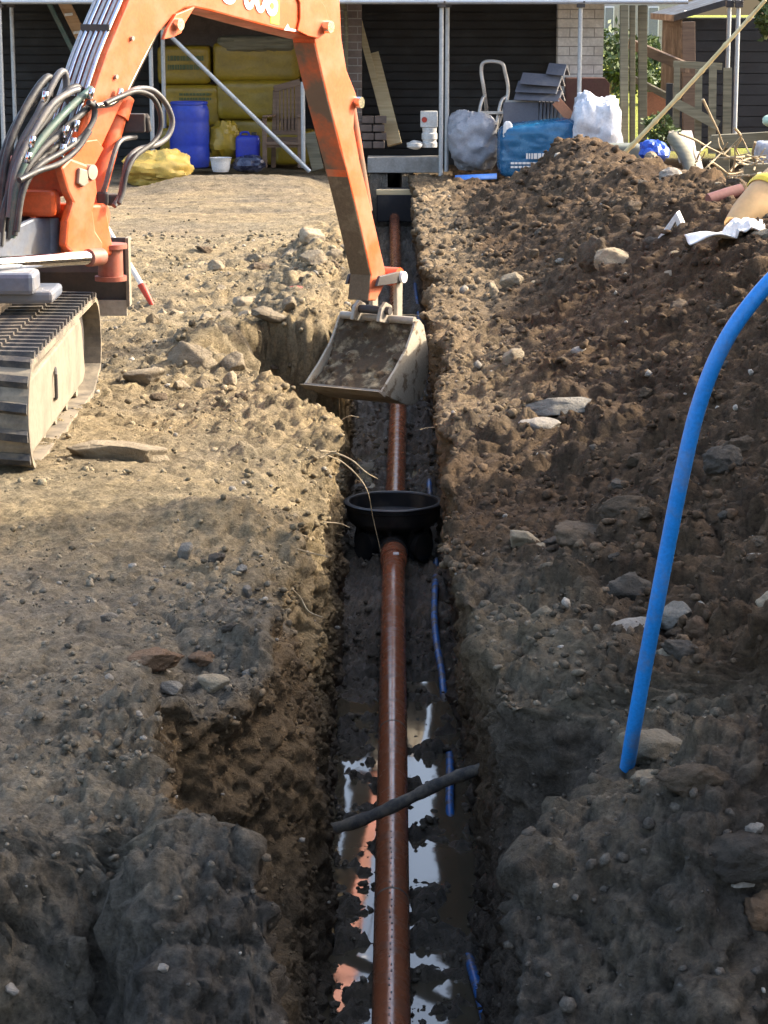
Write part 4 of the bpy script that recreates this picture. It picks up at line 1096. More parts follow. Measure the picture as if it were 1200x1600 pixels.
sb = MB().add(V, F).build('bucket_soil', M['bucket_mud'], smooth=True, autosmooth=80)
tag(sb, 'crumbly brown soil caked inside the excavator bucket', 'soil', kind='stuff')

# --- hoses
def hose(pts, r, mat, rofs):
    pp = [WP(x, y, o if o is not None else rofs) for x, y, o in [(p + (None,))[:3] if len(p) == 2 else p for p in pts]]
    MB().tube(spline(pp, 7), r, 10).build('hose', M[mat], ex, smooth=True)
hose([(4, 372), (3, 300), (14, 230), (42, 165), (70, 124), (80, 126), (76, 150)], .017, 'hose', -.02)
hose([(10, 376), (12, 300), (28, 235), (58, 180), (84, 128), (97, 112), (103, 122), (104, 150)], .016, 'hose_grey', .0)
hose([(14, 372), (20, 290), (40, 235), (70, 190), (100, 148), (118, 136), (128, 142)], .016, 'hose', .03)
hose([(-6, 360), (-2, 290), (8, 235), (34, 180), (62, 150), (74, 142)], .018, 'hose', -.06)
hose([(18, 372), (28, 290), (52, 235), (88, 190), (120, 158), (143, 139)], .0165, 'hose_green', .07)
hose([(22, 368), (34, 285), (60, 240), (98, 205), (130, 175), (147, 160)], .015, 'hose', .08)
hose([(14, 340), (24, 268), (48, 215), (80, 165), (108, 145), (122, 140)], .015, 'hose_grey', .05)
hose([(26, 362), (36, 300), (58, 262), (96, 238), (128, 215), (146, 188), (147, 168), (138, 160)], .013, 'hose', .11)
hose([(0, 385), (6, 330), (22, 285), (56, 255), (90, 228), (118, 200), (132, 182)], .015, 'hose', .02)
hose([(30, 282), (58, 268), (92, 256), (120, 234), (140, 205)], .013, 'hose', .13)
hose([(-4, 395), (4, 345), (16, 300), (44, 250), (80, 210), (108, 178), (126, 160)], .015, 'hose_grey', .0)
hose([(155, 166), (172, 158), (190, 151), (214, 139), (238, 141), (258, 160), (269, 188), (263, 212), (245, 226), (216, 234), (200, 250), (193, 280), (188, 305), (178, 322)], .0125, 'hose_grey', .12)
hose([(165, 162), (186, 152), (214, 143), (238, 152), (250, 176), (250, 205), (238, 224), (212, 244), (198, 270), (192, 300), (186, 318)], .0115, 'hose', .15)
hose([(150, 166), (170, 163), (182, 156)], .014, 'chrome', .12)
for px, py in ((68, 160), (100, 214), (117, 205), (48, 230), (42, 255), (96, 242), (112, 232), (140, 155), (185, 155)):
    p = WP(px, py, .10); MB().cyl(p, p + Vector((.012, .0, .045)), .013, n=8).build('hose_fitting', M['chrome'], ex, smooth=True)

# ---------------------------------------------------------------- helpers for soft, crumpled and stony things
def blob(c, dims, seed, amp=.06, freq=5, p=2.0, res=(36, 22), ridged=True, facet=False):
    """a lumpy closed body: superellipsoid of full size dims sitting on c (bottom centre)"""
    nu, nv = res
    th = np.linspace(0, 2 * np.pi, nu, endpoint=False)[None, :]; ph = np.linspace(0.02, np.pi - 0.02, nv)[:, None]
    x, y, z = np.sin(ph) * np.cos(th), np.sin(ph) * np.sin(th), np.cos(ph) + 0 * th
    k = (np.abs(x) ** p + np.abs(y) ** p + np.abs(z) ** p) ** (-1 / p)
    x, y, z = x * k, y * k, z * k
    n = fbm(x + seed * 3.1, y + seed * 1.7, z, freq / 2, 4, .55, seed)
    if ridged: n = .5 - np.abs(n) * 2
    f = 1 + amp * n
    if facet:
        rj = np.random.default_rng(seed); f = f * (1 + .020 * rj.normal(size=f.shape)) * (1 + .26 * fbm(x + seed, y, z - seed, 1.4, 2, .5, seed + 9))
    V = np.stack([x * f * dims[0] / 2, y * f * dims[1] / 2, z * f * dims[2] / 2 + dims[2] / 2], -1)
    V[..., 2] = np.maximum(V[..., 2], 0.0) + np.array(c)[2]
    V[..., 0] += c[0]; V[..., 1] += c[1]
    mb = MB(); V = V.reshape(-1, 3)
    F = [(j * nu + i, j * nu + (i + 1) % nu, (j + 1) * nu + (i + 1) % nu, (j + 1) * nu + i) for j in range(nv - 1) for i in range(nu)]
    F += [tuple(range(nu))[::-1], tuple(range((nv - 1) * nu, nv * nu))]
    return mb.add(V.tolist(), F)

def boxpx(x0, y0, x1, y1, Y, depth):
    """centre-bottom and size of a body whose front face fills that pixel box at depth Y"""
    a, b = atY(x0, y1, Y), atY(x1, y0, Y)
    return Vector(((a.x + b.x) / 2, Y + depth / 2, a.z)), (b.x - a.x, depth, b.z - a.z)

def soft_box(name, box, Y, depth, seed, mat, label, cat, amp=.03, p=8, freq=5, res=(56, 34), group=None):
    c, d = boxpx(*box, Y, depth)
    o = blob(c, d, seed, amp, freq, p, res).build(name, M[mat], smooth=True, autosmooth=70)
    return tag(o, label, cat, group)

# ---------------------------------------------------------------- things under the scaffold
BYk = HY + .55
def print_rows(parent, x0, y0, x1, y1, Y, rows, seed, mat='green_print'):
    """rows of small block lettering too far off to read"""
    rg = random.Random(seed)
    for k in range(rows):
        mb = MB(); yy = y0 + (y1 - y0) * (k + .5) / rows; x = x0
        hh = (y1 - y0) / rows * .55
        while x < x1:
            w_ = rg.uniform(2.0, 5.5)
            a = atY(x, yy + hh / 2, Y); b = atY(min(x + w_, x1), yy - hh / 2, Y)
            mb.box(((a.x + b.x) / 2, Y, (a.z + b.z) / 2), (b.x - a.x, .004, b.z - a.z)); x += w_ + rg.uniform(.7, 1.6)
        mb.build('lettering', M[mat], parent)
def pack(box, Y, seed, label, txt=None):
    o = soft_box('insulation_pack', box, Y, .55, seed, 'yellow_wrap', label, 'insulation pack', amp=.022, p=12, group='yellow packs stacked in the open house front')
    if txt: print_rows(o, *txt, Y - .012, 2, seed)
pack((246, 72, 328, 132), BYk, 1, 'yellow wrapped insulation pack on top of the left pile', (262, 84, 318, 112))
pack((252, 133, 342, 198), BYk - .05, 2, 'yellow wrapped insulation pack directly above the blue drum', (280, 144, 330, 158))
pack((250, 199, 342, 262), BYk, 3, 'yellow insulation pack mostly hidden behind the blue drum')
pack((333, 66, 468, 127), BYk, 4, 'yellow wrapped insulation pack at the top of the right pile')
pack((338, 126, 462, 187), BYk - .06, 5, 'crumpled yellow insulation pack in the middle of the right pile')
pack((341, 186, 440, 258), BYk, 6, 'yellow insulation pack at the bottom of the right pile')
pack((430, 205, 492, 258), BYk - .1, 7, 'yellow insulation pack showing under the garden chair')
# dark slatted sheet lying over the top pack
c, d = boxpx(340, 56, 466, 82, BYk - .02, .6)
tag(blob(c, d, 12, .10, 12, 6, (60, 20)).build('dark_film', M['weathered'], smooth=True), 'dull ribbed film lying over the topmost right yellow pack', 'film')

# blue drum
DY = HY - .45
b = atY(297, 262, DY); rad = (atY(328, 200, DY).x - atY(266, 200, DY).x) / 2; hh = atY(297, 157, DY).z - b.z
dr = root('plastic_drum', (b.x, DY, b.z), 'tall blue plastic drum beside the yellow packs', 'drum')
pf_ = [(0, 0), (.86, 0), (.95, .02), (.97, .06), (1.0, .10), (1.0, .30), (.985, .33), (1.0, .36), (1.0, .66), (.985, .69), (1.0, .72), (1.0, .84), (.95, .90), (.90, .925), (.90, .94), (.94, .945), (.95, .965), (.94, .98), (.90, .985)]
MB().lathe(b, [(r * rad, z * hh) for r, z in pf_], 40).build('body', M['blue_drum'], dr, smooth=True)
MB().lathe(b, [(.90 * rad, .985 * hh), (.87 * rad, .985 * hh), (.86 * rad, .93 * hh), (.82 * rad, .92 * hh), (0, .92 * hh)], 40).build('lid', M['blue_drum'], dr, smooth=True)
# jerrycan
c, d = boxpx(368, 212, 405, 252, DY - .1, .2)
jc = root('jerry_can', c, 'small square blue jerry can right of the drum', 'jerry can')
blob(c, d, 3, .0, 3, 7, (44, 26)).build('body', M['blue_can'], jc, smooth=True)
mb = MB(); mb.tube(spline([c + Vector((-.08, 0, d[2] - .01)), c + Vector((-.07, 0, d[2] + .025)), c + Vector((.0, 0, d[2] + .03)), c + Vector((.02, 0, d[2] - .01))], 6), .012, 8); mb.build('handle', M['blue_can'], jc, smooth=True)
MB().cyl(c + Vector((.07, 0, d[2] - .02)), c + Vector((.07, 0, d[2] + .03)), .03, n=14).build('cap', M['void'], jc, smooth=True)
# tub
b = atY(345, 268, DY - .35)
MBt = MB().lathe(b, [(0, 0), (.085, 0), (.105, .10), (.118, .145), (.122, .15), (.112, .15), (.095, .02), (0, .015)], 28)
tag(MBt.build('plastic_tub', M['white_plastic'], smooth=True), 'dull white plastic tub at the foot of the blue drum', 'tub')
c, d = boxpx(364, 243, 413, 271, DY - .4, .3); tag(blob(c, d, 21, .30, 8, 2, (22, 12), facet=True).build('plastic_bag', M['navy_film'], smooth=True, autosmooth=25), 'crumpled shiny navy bag below the jerry can', 'bag')
c, d = boxpx(326, 192, 374, 250, DY - .05, .3); tag(blob(c, d, 22, .28, 7, 2.4, (24, 14), facet=True).build('plastic_bag', M['yellow_wrap'], smooth=True, autosmooth=25), 'crumpled yellow film between the drum and the jerry can', 'bag')
p = on_ground(245, 288, -.25); c = Vector((p.x, p.y + .15, p.z - .03)); s_ = p.y / 3700
tag(blob(c, (98 * s_, .45, 50 * s_ + .04), 25, .26, 3.2, 2.2, (64, 34), facet=True).build('yellow_sack', M['yellow_sack'], smooth=True, autosmooth=42), 'large crumpled yellow plastic sack on the ground behind the boom', 'sack')

# garden chair
gY = HY - .25
gc = root('garden_chair', atY(445, 260, gY), 'brown slatted wooden garden chair before the yellow packs', 'chair')
def gp(px, py, dy=0): return atY(px, py, gY + dy)
for (x0, y0, x1, y1) in ((430, 140, 427, 262), (468, 128, 470, 258)): MB().bar(gp(x0, y0, .12), gp(x1, y1, .12), .05, .05, (0, 1, 0)).build('back_post', M['chair_wood'], gc, bevel=.006)
MB().bar(gp(428, 139, .10), gp(469, 128, .10), .035, .07).build('top_rail', M['chair_wood'], gc, bevel=.006)
MB().bar(gp(428, 207, .10), gp(469, 207, .10), .035, .05).build('lower_rail', M['chair_wood'], gc, bevel=.006)
for k in range(6):
    x = 434.5 + 5.7 * k; MB().bar(gp(x, 140 - 1.5 * k, .10), gp(x, 206, .10), .030, .014, (0, 1, 0)).build('slat', M['chair_wood'], gc)
for k in range(5): MB().bar(gp(416, 216 + 2.1 * k, .05 - .1 * k), gp(470, 216 + 2.1 * k, .05 - .1 * k), .085, .02).build('seat_slat', M['chair_wood'], gc)
for x in (413, 468): MB().bar(gp(x, 184, -.35), gp(x + 1, 262, -.35), .05, .05, (0, 1, 0)).build('front_leg', M['chair_wood'], gc, bevel=.006)
for x in (414, 468): MB().bar(gp(x, 182, -.42), gp(x + 14 if x < 430 else x + 2, 180, .12), .06, .022).build('armrest', M['chair_wood'], gc, bevel=.006)
MB().bar(gp(413, 226, -.35), gp(469, 226, -.35), .03, .06).build('apron', M['chair_wood'], gc)

def plank(name, a, b, w_, t_, mat, label, cat='plank', up=(0, 1, 0), group=None):
    return tag(MB().bar(a, b, w_, t_, up).build(name, M[mat], bevel=.004), label, cat, group)
plank('timber_plank', atY(483, 208, HY - .1), atY(497, 266, HY - .35), .13, .03, 'weathered', 'short dull plank leaning behind the arm of the excavator')
plank('timber_plank', atY(560, 30, HY + .9), atY(600, 182, HY + .45), .075, .04, 'pine', 'thinner pale timber leaning in the dark recess')
plank('timber_plank', atY(581, 84, HY + .8), atY(617, 226, HY + .2), .16, .04, 'pine', 'wider pale timber leaning in the dark recess, the shorter one')
# dark bricks stacked below the leaning timbers
for k in range(4):
    for j in range(2):
        a = atY(562 + 20 * j + (k % 2) * 3, 226 - 13 * k, HY + .05); mb = MB(); mb.box((a.x + .07, HY + .1, a.z), (.13, .2, .075))
        tag(mb.build('loose_brick', M['dark_brick'], bevel=.006), 'dark %s brick in the %s course of the small stack by the leaning timbers' % (('left', 'right')[j], ('bottom', 'second', 'third', 'top')[k]), 'brick', 'small stack of dark bricks')
# white box on white reel
c, d = boxpx(657, 174, 684, 199, HY - .1, .16); o = MB().box(c + Vector((0, 0, d[2] / 2)), d).build('white_box', M['white_plastic'], bevel=.008); tag(o, 'small white box with a red spot standing on a white roll', 'box')
q = atY(663, 187, HY - .105); MB().lathe((0, 0, 0), [(0, 0), (.03, 0)], 14).build('red_spot', M['red_paint'], o).location = (0, 0, -50)
bpy.data.objects.remove(bpy.data.objects['red_spot'])
MB().cyl(q, q + Vector((0, -.004, 0)), .03, n=16).build('red_spot', M['red_paint'], o)
b = atY(671, 230, HY - .05); rd = .085
tag(MB().lathe(b, [(0, 0), (rd, 0), (rd, .05), (rd * .9, .06), (rd * .9, .08), (rd * 1.03, .09), (rd * 1.03, .15), (rd * .9, .16), (rd * .95, .215), (0, .22)], 24).build('white_roll', M['white_plastic'], smooth=True), 'ribbed white roll under the small white box', 'roll')
c, d = boxpx(636, 220, 660, 234, HY - .2, .15); tag(blob(c, d, 31, .3, 8, res=(14, 9), facet=True).build('paper_scrap', M['white_plastic'], smooth=True), 'crumpled white paper left of the white roll', 'paper')
# grey film bag
c, d = boxpx(701, 178, 781, 268, SY + .15, .5); tag(blob(c, d, 33, .14, 2.6, 2.6, (60, 36), facet=True).build('film_bag', M['bubble'], smooth=True, autosmooth=42), 'big billowing grey plastic film beside the scaffold pair', 'plastic film')
# bright blue half pipe
a, b = atY(711, 279, SY - .5), atY(776, 276, SY - .5)
mb = MB(); n = 12
for k in range(n + 1):
    an = math.pi * k / n; o_ = Vector((0, math.cos(an) * .06, math.sin(an) * .055))
    mb.v += [tuple(a + o_ + Vector((0, 0, -.02))), tuple(b + o_ + Vector((0, 0, -.02)))]
mb.f = [(2 * k, 2 * k + 1, 2 * k + 3, 2 * k + 2) for k in range(n)]
o = mb.build('blue_channel', M['bright_blue'], smooth=True); o.modifiers.new('thick', 'SOLIDIFY').thickness = .008
tag(o, 'bright blue plastic channel lying before the grey film', 'channel')
# step ladder
lY = SY + .75
sl = root('step_ladder', atY(765, 212, lY), 'bare aluminium step ladder standing right of the grey film', 'ladder')
hoop = spline([atY(771, 214, lY - .1), atY(793, 150, lY), atY(789, 112, lY), atY(782, 98, lY), atY(757, 97, lY), atY(752, 112, lY), atY(757, 145, lY), atY(762, 190, lY + .2)], 8)
MB().tube(hoop, .021, 10).build('front_rail', M['alu'], sl, smooth=True)
MB().tube(spline([atY(742, 214, lY - .15), atY(752, 160, lY - .05), atY(758, 150, lY)], 5), .020, 10).build('front_rail', M['alu'], sl, smooth=True)
MB().tube(spline([atY(773, 212, lY - .15), atY(782, 162, lY - .05), atY(791, 151, lY)], 5), .020, 10).build('rear_rail', M['alu'], sl, smooth=True)
for x0, x1, y in ((749, 788, 176), (746, 784, 203)): MB().bar(atY(x0, y, lY - .08), atY(x1, y, lY - .08), .10, .03).build('tread', M['alu'], sl, bevel=.004)
# slates and ridge tiles
tY = SY + .1
rowl = ['first on the left', 'second', 'third', 'fourth', 'fifth', 'last on the right']
c, d = boxpx(786, 160, 842, 214, tY, .05); tag(MB().box(c + Vector((0, 0, d[2] / 2)), d, Matrix.Rotation(R(-6), 3, 'X')).build('roof_slate', M['slate'], bevel=.005), 'wide slate-grey roof tile facing front, left of the upright tiles', 'roof tile')
c, d = boxpx(790, 157, 842, 168, tY + .06, .1); tag(MB().box(c + Vector((0, 0, d[2] / 2)), d).build('tile_edge_stack', M['slate_pale'], bevel=.004), 'pale-edged tiles lying flat on top behind the wide grey tile', 'roof tile')
for k in range(6):
    c, d = boxpx(842 + 5.6 * k, 160, 847 + 5.6 * k, 205, tY + .02 * k, .36); tag(MB().box(c + Vector((0, 0, d[2] / 2)), d, Matrix.Rotation(R(3), 3, 'Y')).build('roof_slate', M['slate'], bevel=.004), 'upright grey roof tile, %s of the six on edge' % rowl[k], 'roof tile', 'grey tiles standing on edge')
def ridge(px0, px1, py0, py1, label, Y):
    a, b = atY(px0, py0, Y), atY(px1, py1, Y)
    ax = (b + Vector((0, -.12, 0)) - a); w_, h_, t_ = .125, .115, .016
    prof = [(-w_, -h_), (0, 0), (w_, -h_), (w_ - .02, -h_ - .004), (0, -.028), (-w_ + .02, -h_ - .004)]
    mb = MB(); mb.prism(prof, lambda x, z: a + Vector((x * .35, x * .9, z)), lambda x, z: a + ax + Vector((x * .35, x * .9, z)))
    o = mb.build('ridge_tile', M['slate'], bevel=.002)
    rim = MB(); rim.prism([(-w_, -h_), (0, 0), (w_, -h_), (w_ - .022, -h_ - .004), (0, -.03), (-w_ + .022, -h_ - .004)], lambda x, z: a + ax * 1.001 + Vector((x * .35, x * .9, z)), lambda x, z: a + ax * 1.02 + Vector((x * .35, x * .9, z)))
    rim.build('cut_end', M['slate_pale'], o)
    return tag(o, label, 'ridge tile', 'pile of grey ridge tiles')
ridge(858, 884, 98, 100, 'short grey ridge tile on the very top of the tile pile', tY + .1)
ridge(817, 876, 113, 117, 'grey ridge tile directly under the topmost one', tY + .1)
ridge(810, 872, 126, 128, 'grey ridge tile third from the top of the pile', tY + .12)
ridge(808, 876, 138, 140, 'lowest grey ridge tile of the pile', tY + .1)
plank('terracotta_tile', atY(869, 158, tY - .1), atY(892, 184, tY - .15), .11, .03, 'terracotta', 'orange terracotta tile leaning beside the grey tiles', 'tile')
# brown board box behind the pole
c, d = boxpx(884, 122, 953, 162, SY + .75, .3)
mb = MB(); x0, x1 = c.x - d[0] / 2, c.x + d[0] / 2; z0, z1 = c.z - .3, c.z + d[2]
mb.prism([(x0, z0), (x1, z0), (x1, z1 - .06), (x1 - .05, z1), (x0, z1)], lambda x, z: (x, SY + .75, z), lambda x, z: (x, SY + 1.0, z)); tag(mb.build('brown_chest', M['brown_board'], bevel=.006), 'dark red-brown board chest standing at the white pier', 'chest')
# wrapped pallets
c, d = boxpx(781, 186, 905, 280, SY - .5, .7)
wpk = root('wrapped_pallet', c, 'pallet load wrapped in blue printed film behind the heap', 'pallet')
ob = blob(c, d, 41, .05, 9, 7, (90, 50))
ob.v = [(x, y, z if z < c.z + d[2] * .35 else z - (1 - min(1, max(0, (x - (c.x - d[0] / 2)) / d[0]))) * .09 * ((z - c.z) / d[2])) for x, y, z in ob.v]
ob.build('film', M['blue_wrap'], wpk, smooth=True, autosmooth=80)
print_rows(wpk, 822, 236, 868, 252, SY - .535, 1, 51, 'white_plastic'); print_rows(wpk, 798, 252, 848, 264, SY - .535, 2, 52, 'white_plastic')
c, d = boxpx(786, 190, 801, 222, SY - .45, .05); tag(blob(c, d, 43, .1, 5, 3).build('white_scrap', M['white_plastic'], smooth=True), 'upright white plastic scrap at the left end of the blue pallet', 'plastic scrap')
c, d = boxpx(899, 152, 973, 262, SY - .6, .55)
ob = blob(c, d, 44, .08, 8, 5, (60, 34), facet=True); tag(ob.build('wrapped_pack', M['white_wrap'], smooth=True, autosmooth=42), 'pack wrapped in clear whitish film right of the blue pallet', 'wrapped pack')
# ladder leaning top left
ld = root('timber_ladder', atY(90, 60, HY + .2), 'slanting wooden ladder at the top left behind the boom', 'ladder')
a, b = atY(52, -40, HY + .2), atY(122, 100, HY + .2)
for k, (o_, mt, w_) in enumerate(((0, 'hose_green', .05), (.12, 'ladder_wood', .035), (.19, 'ladder_wood', .10))):
    MB().bar(a + Vector((o_, -.01 * k, .03)), b + Vector((o_, -.01 * k, .03)), w_, .05, (0, 1, 0)).build('stile', M[mt], ld, bevel=.004)
for k in range(4):
    q = a.lerp(b, .25 + .2 * k) + Vector((.13, -.06, 0)); MB().bar(q, q + Vector((.09, 0, .01)), .02, .03).build('bracket', M['alu'], ld)

# ---------------------------------------------------------------- right background: posts, fence, shed, garden
gardenY = 25.6
for k, (px, w_, y1) in enumerate(((975, 12, 246), (988, 8, 246), (1004, 13, 236))):
    a, b = atY(px, 8, gardenY + .15 * k), atY(px, y1, gardenY + .15 * k)
    plank('timber_post', a, b, w_ / 142, .08, 'weathered', ('grey timber post left of three right of the white pack', 'thin middle grey post of three right of the white pack', 'grey timber post right of three beside the fence rails')[k], 'post')
plank('fence_rail', atY(985, 68, 27.0), atY(1074, 106, 25.6), .05, .11, 'chair_wood', 'brown top fence rail slanting down to the broad post', 'rail', (0, 0, 1))
plank('fence_rail', atY(992, 124, 27.0), atY(1046, 152, 26.0), .04, .07, 'weathered', 'lower fence rail slanting behind the bamboo cane', 'rail', (0, 0, 1))
c, d = boxpx(1008, 144, 1044, 182, 26.4, .05); tag(MB().box(c + Vector((0, 0, d[2] / 2)), d).build('red_board', M['terracotta']), 'weathered red board between the fence rails', 'board')
plank('timber_post', atY(1075, 34, 26.0), atY(1077, 232, 26.0), .14, .10, 'chair_wood', 'broad brown post at the left corner of the black shed', 'post')
plank('timber_post', atY(1046, 130, 25.4), atY(1045, 236, 25.4), .07, .07, 'black_board', 'black post behind the bamboo cane', 'post')
fe = root('picket_fence', atY(1110, 240, 25.2), 'green-stained picket fence before the black shed', 'fence')
for x, w_, y0, y1 in ((1058, 9, 96, 228), (1092, 10, 108, 236), (1114, 11, 102, 240), (1137, 12, 106, 246)): MB().bar(atY(x, y0, 25.2), atY(x - 2, y1, 25.2), w_ / 140, .03, (0, 1, 0)).build('picket', M['weathered'], fe)
MB().bar(atY(1052, 100, 25.26), atY(1128, 104, 25.26), .04, .07).build('rail', M['weathered'], fe)
MB().bar(atY(1050, 158, 25.12), atY(1122, 196, 25.12), .04, .10).build('rail', M['weathered'], fe)
shY = 27.2
sh_ = root('garden_shed', atY(1140, 215, shY), 'black boarded garden shed at the right edge', 'shed')
sx0, sx1 = px_x(1062, shY), px_x(1300, shY)
zz = atY(1100, 232, shY).z; ztop = atY(1100, 30, shY).z
mb = MB(); mb.box(((sx0 + sx1) / 2, shY + 1.05, (zz + ztop) / 2), (sx1 - sx0 - .02, 2.0, ztop - zz)); mb.build('wall', M['black_board'], sh_)
k = 0
z = zz
while z < ztop - .05:
    mb = MB(); mb.box(((sx0 + sx1) / 2, shY + .03 - .004 * (k % 2), z + .06), (sx1 - sx0, .03, .112)); mb.build('board', M['black_board'], sh_); z += .12; k += 1
mb = MB(); mb.prism([(sx0 - .12, ztop - .02), (sx1 + .1, ztop + .55), (sx1 + .1, ztop + .62), (sx0 - .12, ztop + .05)], lambda x, z: (x, shY - .2, z), lambda x, z: (x, shY + 2.2, z)); rf = mb.build('roof', M['void'], sh_)
for k in range(7):
    p = atY(1071 + 12 * k, 20 - 2.4 * k, shY - .1); mb = blob((p.x, p.y, p.z - .01), (.05, .06, .035), 60 + k, .25, 5, 2.2, (14, 9)); mb.build('pale_chip', M['white_plastic'], rf)
standard(1134, 26.3, 112, 'left one of two galvanised poles in front of the black shed')
standard(1148, 26.2, 216, 'right one of two galvanised poles in front of the black shed')
# bamboo cane
a, b = atY(952, 264, 20.3), atY(1196, 0, 20.0)
mb = MB(); nn = 60; mb.tube([a.lerp(b, k / nn) + Vector((0, 0, -.02 * math.sin(math.pi * k / nn))) for k in range(nn + 1)], [.021 + (.006 if k % 9 == 0 else 0) - .00008 * k for k in range(nn + 1)], 10)
tag(mb.build('bamboo_cane', M['bamboo'], smooth=True), 'long yellow bamboo cane stuck slanting into the heap', 'cane')
# far garden
mb = MB(); c, d = boxpx(930, -60, 1064, 86, 46, 3); far_h = root('far_house', c, 'pale grey house across the garden, far behind', 'house')
MB().box(c + Vector((0, 0, d[2] / 2)), d).build('wall', M['concrete'], far_h)
for x0, x1 in ((944, 960), (1012, 1030)):
    c, d = boxpx(x0, 10, x1, 62, 45.96, .05); f = MB().box(c + Vector((0, 0, d[2] / 2)), d).build('window', M['white_paint'], far_h)
    c, d = boxpx(x0 + 1.5, 12, x1 - 1.5, 60, 45.93, .02); MB().box(c + Vector((0, 0, d[2] / 2)), d).build('pane', M['glass'], f)
for k, (px, y0, y1) in enumerate(((1054, 20, 96), (1068, 46, 100))):
    plank('white_post', atY(px, y0, 29), atY(px, y1 + 40, 29), .07, .07, 'white_paint', ('taller white post seen between fence and shed', 'shorter white post close to the shed corner')[k], 'post')
def foliage(name, c, dims, n, size, mat, label, cat, seed, stem=None):
    rg = np.random.default_rng(seed)
    r0 = root(name, c, label, cat)
    u = rg.normal(size=(n, 3)); u /= np.linalg.norm(u, axis=1)[:, None]; u *= rg.uniform(.35, 1, (n, 1)) ** .5
    u *= 1 + .3 * np.sin(u[:, :1] * 5 + seed) * np.cos(u[:, 2:] * 6)
    P = u * np.array(dims) / 2 + np.array([c[0], c[1], c[2] + dims[2] / 2])
    V, F = [], []
    for p in P:
        a = rg.normal(size=3); a /= np.linalg.norm(a); b_ = np.cross(a, rg.normal(size=3)); b_ /= np.linalg.norm(b_)
        s_ = size * rg.uniform(.6, 1.4); k = len(V)
        V += [tuple(p - a * s_), tuple(p + b_ * s_ * .45), tuple(p + a * s_), tuple(p - b_ * s_ * .45)]; F.append((k, k + 1, k + 2, k + 3))
    MB().add(V, F).build('crown', M[mat], r0)
    mb = MB()
    for k in range(5):
        e_ = P[rg.integers(n)]; mb.tube([Vector(c), Vector(c).lerp(Vector(e_), .5) + Vector((.03, 0, .05)), Vector(e_)], [dims[2] * .03, dims[2] * .02, dims[2] * .008], 6)
    mb.build('stem', M['root_wood'], r0)
foliage('hedge', (px_x(950, 40), 40, px_z(150, 40)), (1.6, 1.0, 1.1), 2500, .06, 'leaf', 'clipped green hedge far behind the white pier', 'hedge', 1)
foliage('hedge', (px_x(1030, 42), 42, px_z(150, 42)), (2.2, 1.0, .9), 3000, .06, 'leaf', 'long low hedge far behind the fence rails', 'hedge', 2)
foliage('garden_bush', (px_x(1030, 24.6), 24.6, px_z(232, 24.6)), (.34, .3, .36), 900, .028, 'leaf', 'small bright green bush below the bamboo cane', 'bush', 3)
foliage('garden_bush', (px_x(1195, 26.6), 26.6, px_z(60, 26.6)), (.3, .3, .5), 700, .04, 'leaf', 'dark green foliage at the top right corner', 'bush', 4)
# odds and ends on and behind the heap
def at_heap(px, py): return on_ground(px, py, .3)
c, d = boxpx(944, 226, 1007, 262, 21.6, .35); tag(blob(c, d, 71, .01, 4, 7, (48, 28)).build('upturned_tub', M['green_box'], smooth=True), 'upturned dark grey-green tub at the foot of the bamboo cane', 'tub')
c, d = boxpx(1004, 222, 1046, 258, 21.0, .3); tag(blob(c, d, 72, .3, 7, 2.2, (26, 14), facet=True).build('plastic_bag', M['royal_blue'], smooth=True, autosmooth=28), 'crumpled royal blue bag right of the upturned tub', 'bag')
c, d = boxpx(1008, 238, 1030, 264, 20.6, .2); tag(blob(c, d, 73, .15, 5).build('heap_rubble', M['stone_tan'], smooth=True), 'tan rubble lump in front of the blue bag', 'rubble')
for k, (x0, y0, x1, y1, Y, lab) in enumerate(((1050, 214, 1088, 222, 24.2, 'pale paving slab leaning behind the mossy log'), (1062, 232, 1092, 240, 23.6, 'pale paving slab lying right of the mossy log'), (1070, 246, 1100, 256, 23.0, 'lowest pale paving slab right of the mossy log'))):
    c, d = boxpx(x0, y0, x1, y1, Y, .4); tag(MB().box(c, (d[0], d[1], .05), Matrix.Rotation(R(22), 3, 'X')).build('paving_slab', M['slate_pale'], bevel=.006), lab, 'slab', 'pale paving slabs behind the heap')
MB_ = MB().tube(spline([atY(1052, 216, 22.0), atY(1064, 232, 21.6), atY(1076, 255, 21.2), atY(1084, 282, 20.8)], 6), .06, 12); tag(MB_.build('mossy_log', M['weathered'], smooth=True), 'curved mossy log leaning behind the heap', 'log')
plank('timber_rail', atY(1112, 222, 22.6), atY(1215, 216, 22.6), .08, .13, 'weathered', 'upper greenish timber rail at the right edge', 'rail', (0, 0, 1))
plank('timber_rail', atY(1163, 266, 19.5), atY(1225, 264, 19.5), .09, .10, 'weathered', 'lower greenish timber rail at the right edge', 'rail', (0, 0, 1))
plank('timber_post', atY(1167, 272, 19.6), atY(1165, 316, 19.6), .08, .08, 'weathered', 'short post carrying the lower rail at the right edge', 'post')
plank('timber_post', atY(1128, 222, 22.7), atY(1130, 284, 22.7), .12, .08, 'weathered', 'mossy square post under the upper rail', 'post')
tw = random.Random(5)
twl = ['thin bare twig crossing the picket fence', 'forked bare twig before the mossy post', 'bare twig arching under the upper rail', 'low bare twig beside the white lump', 'bare twig standing at the right of the mossy post', 'bare twig lying over the dark soil by the lower rail', 'pale bent twig in front of the shed boards']
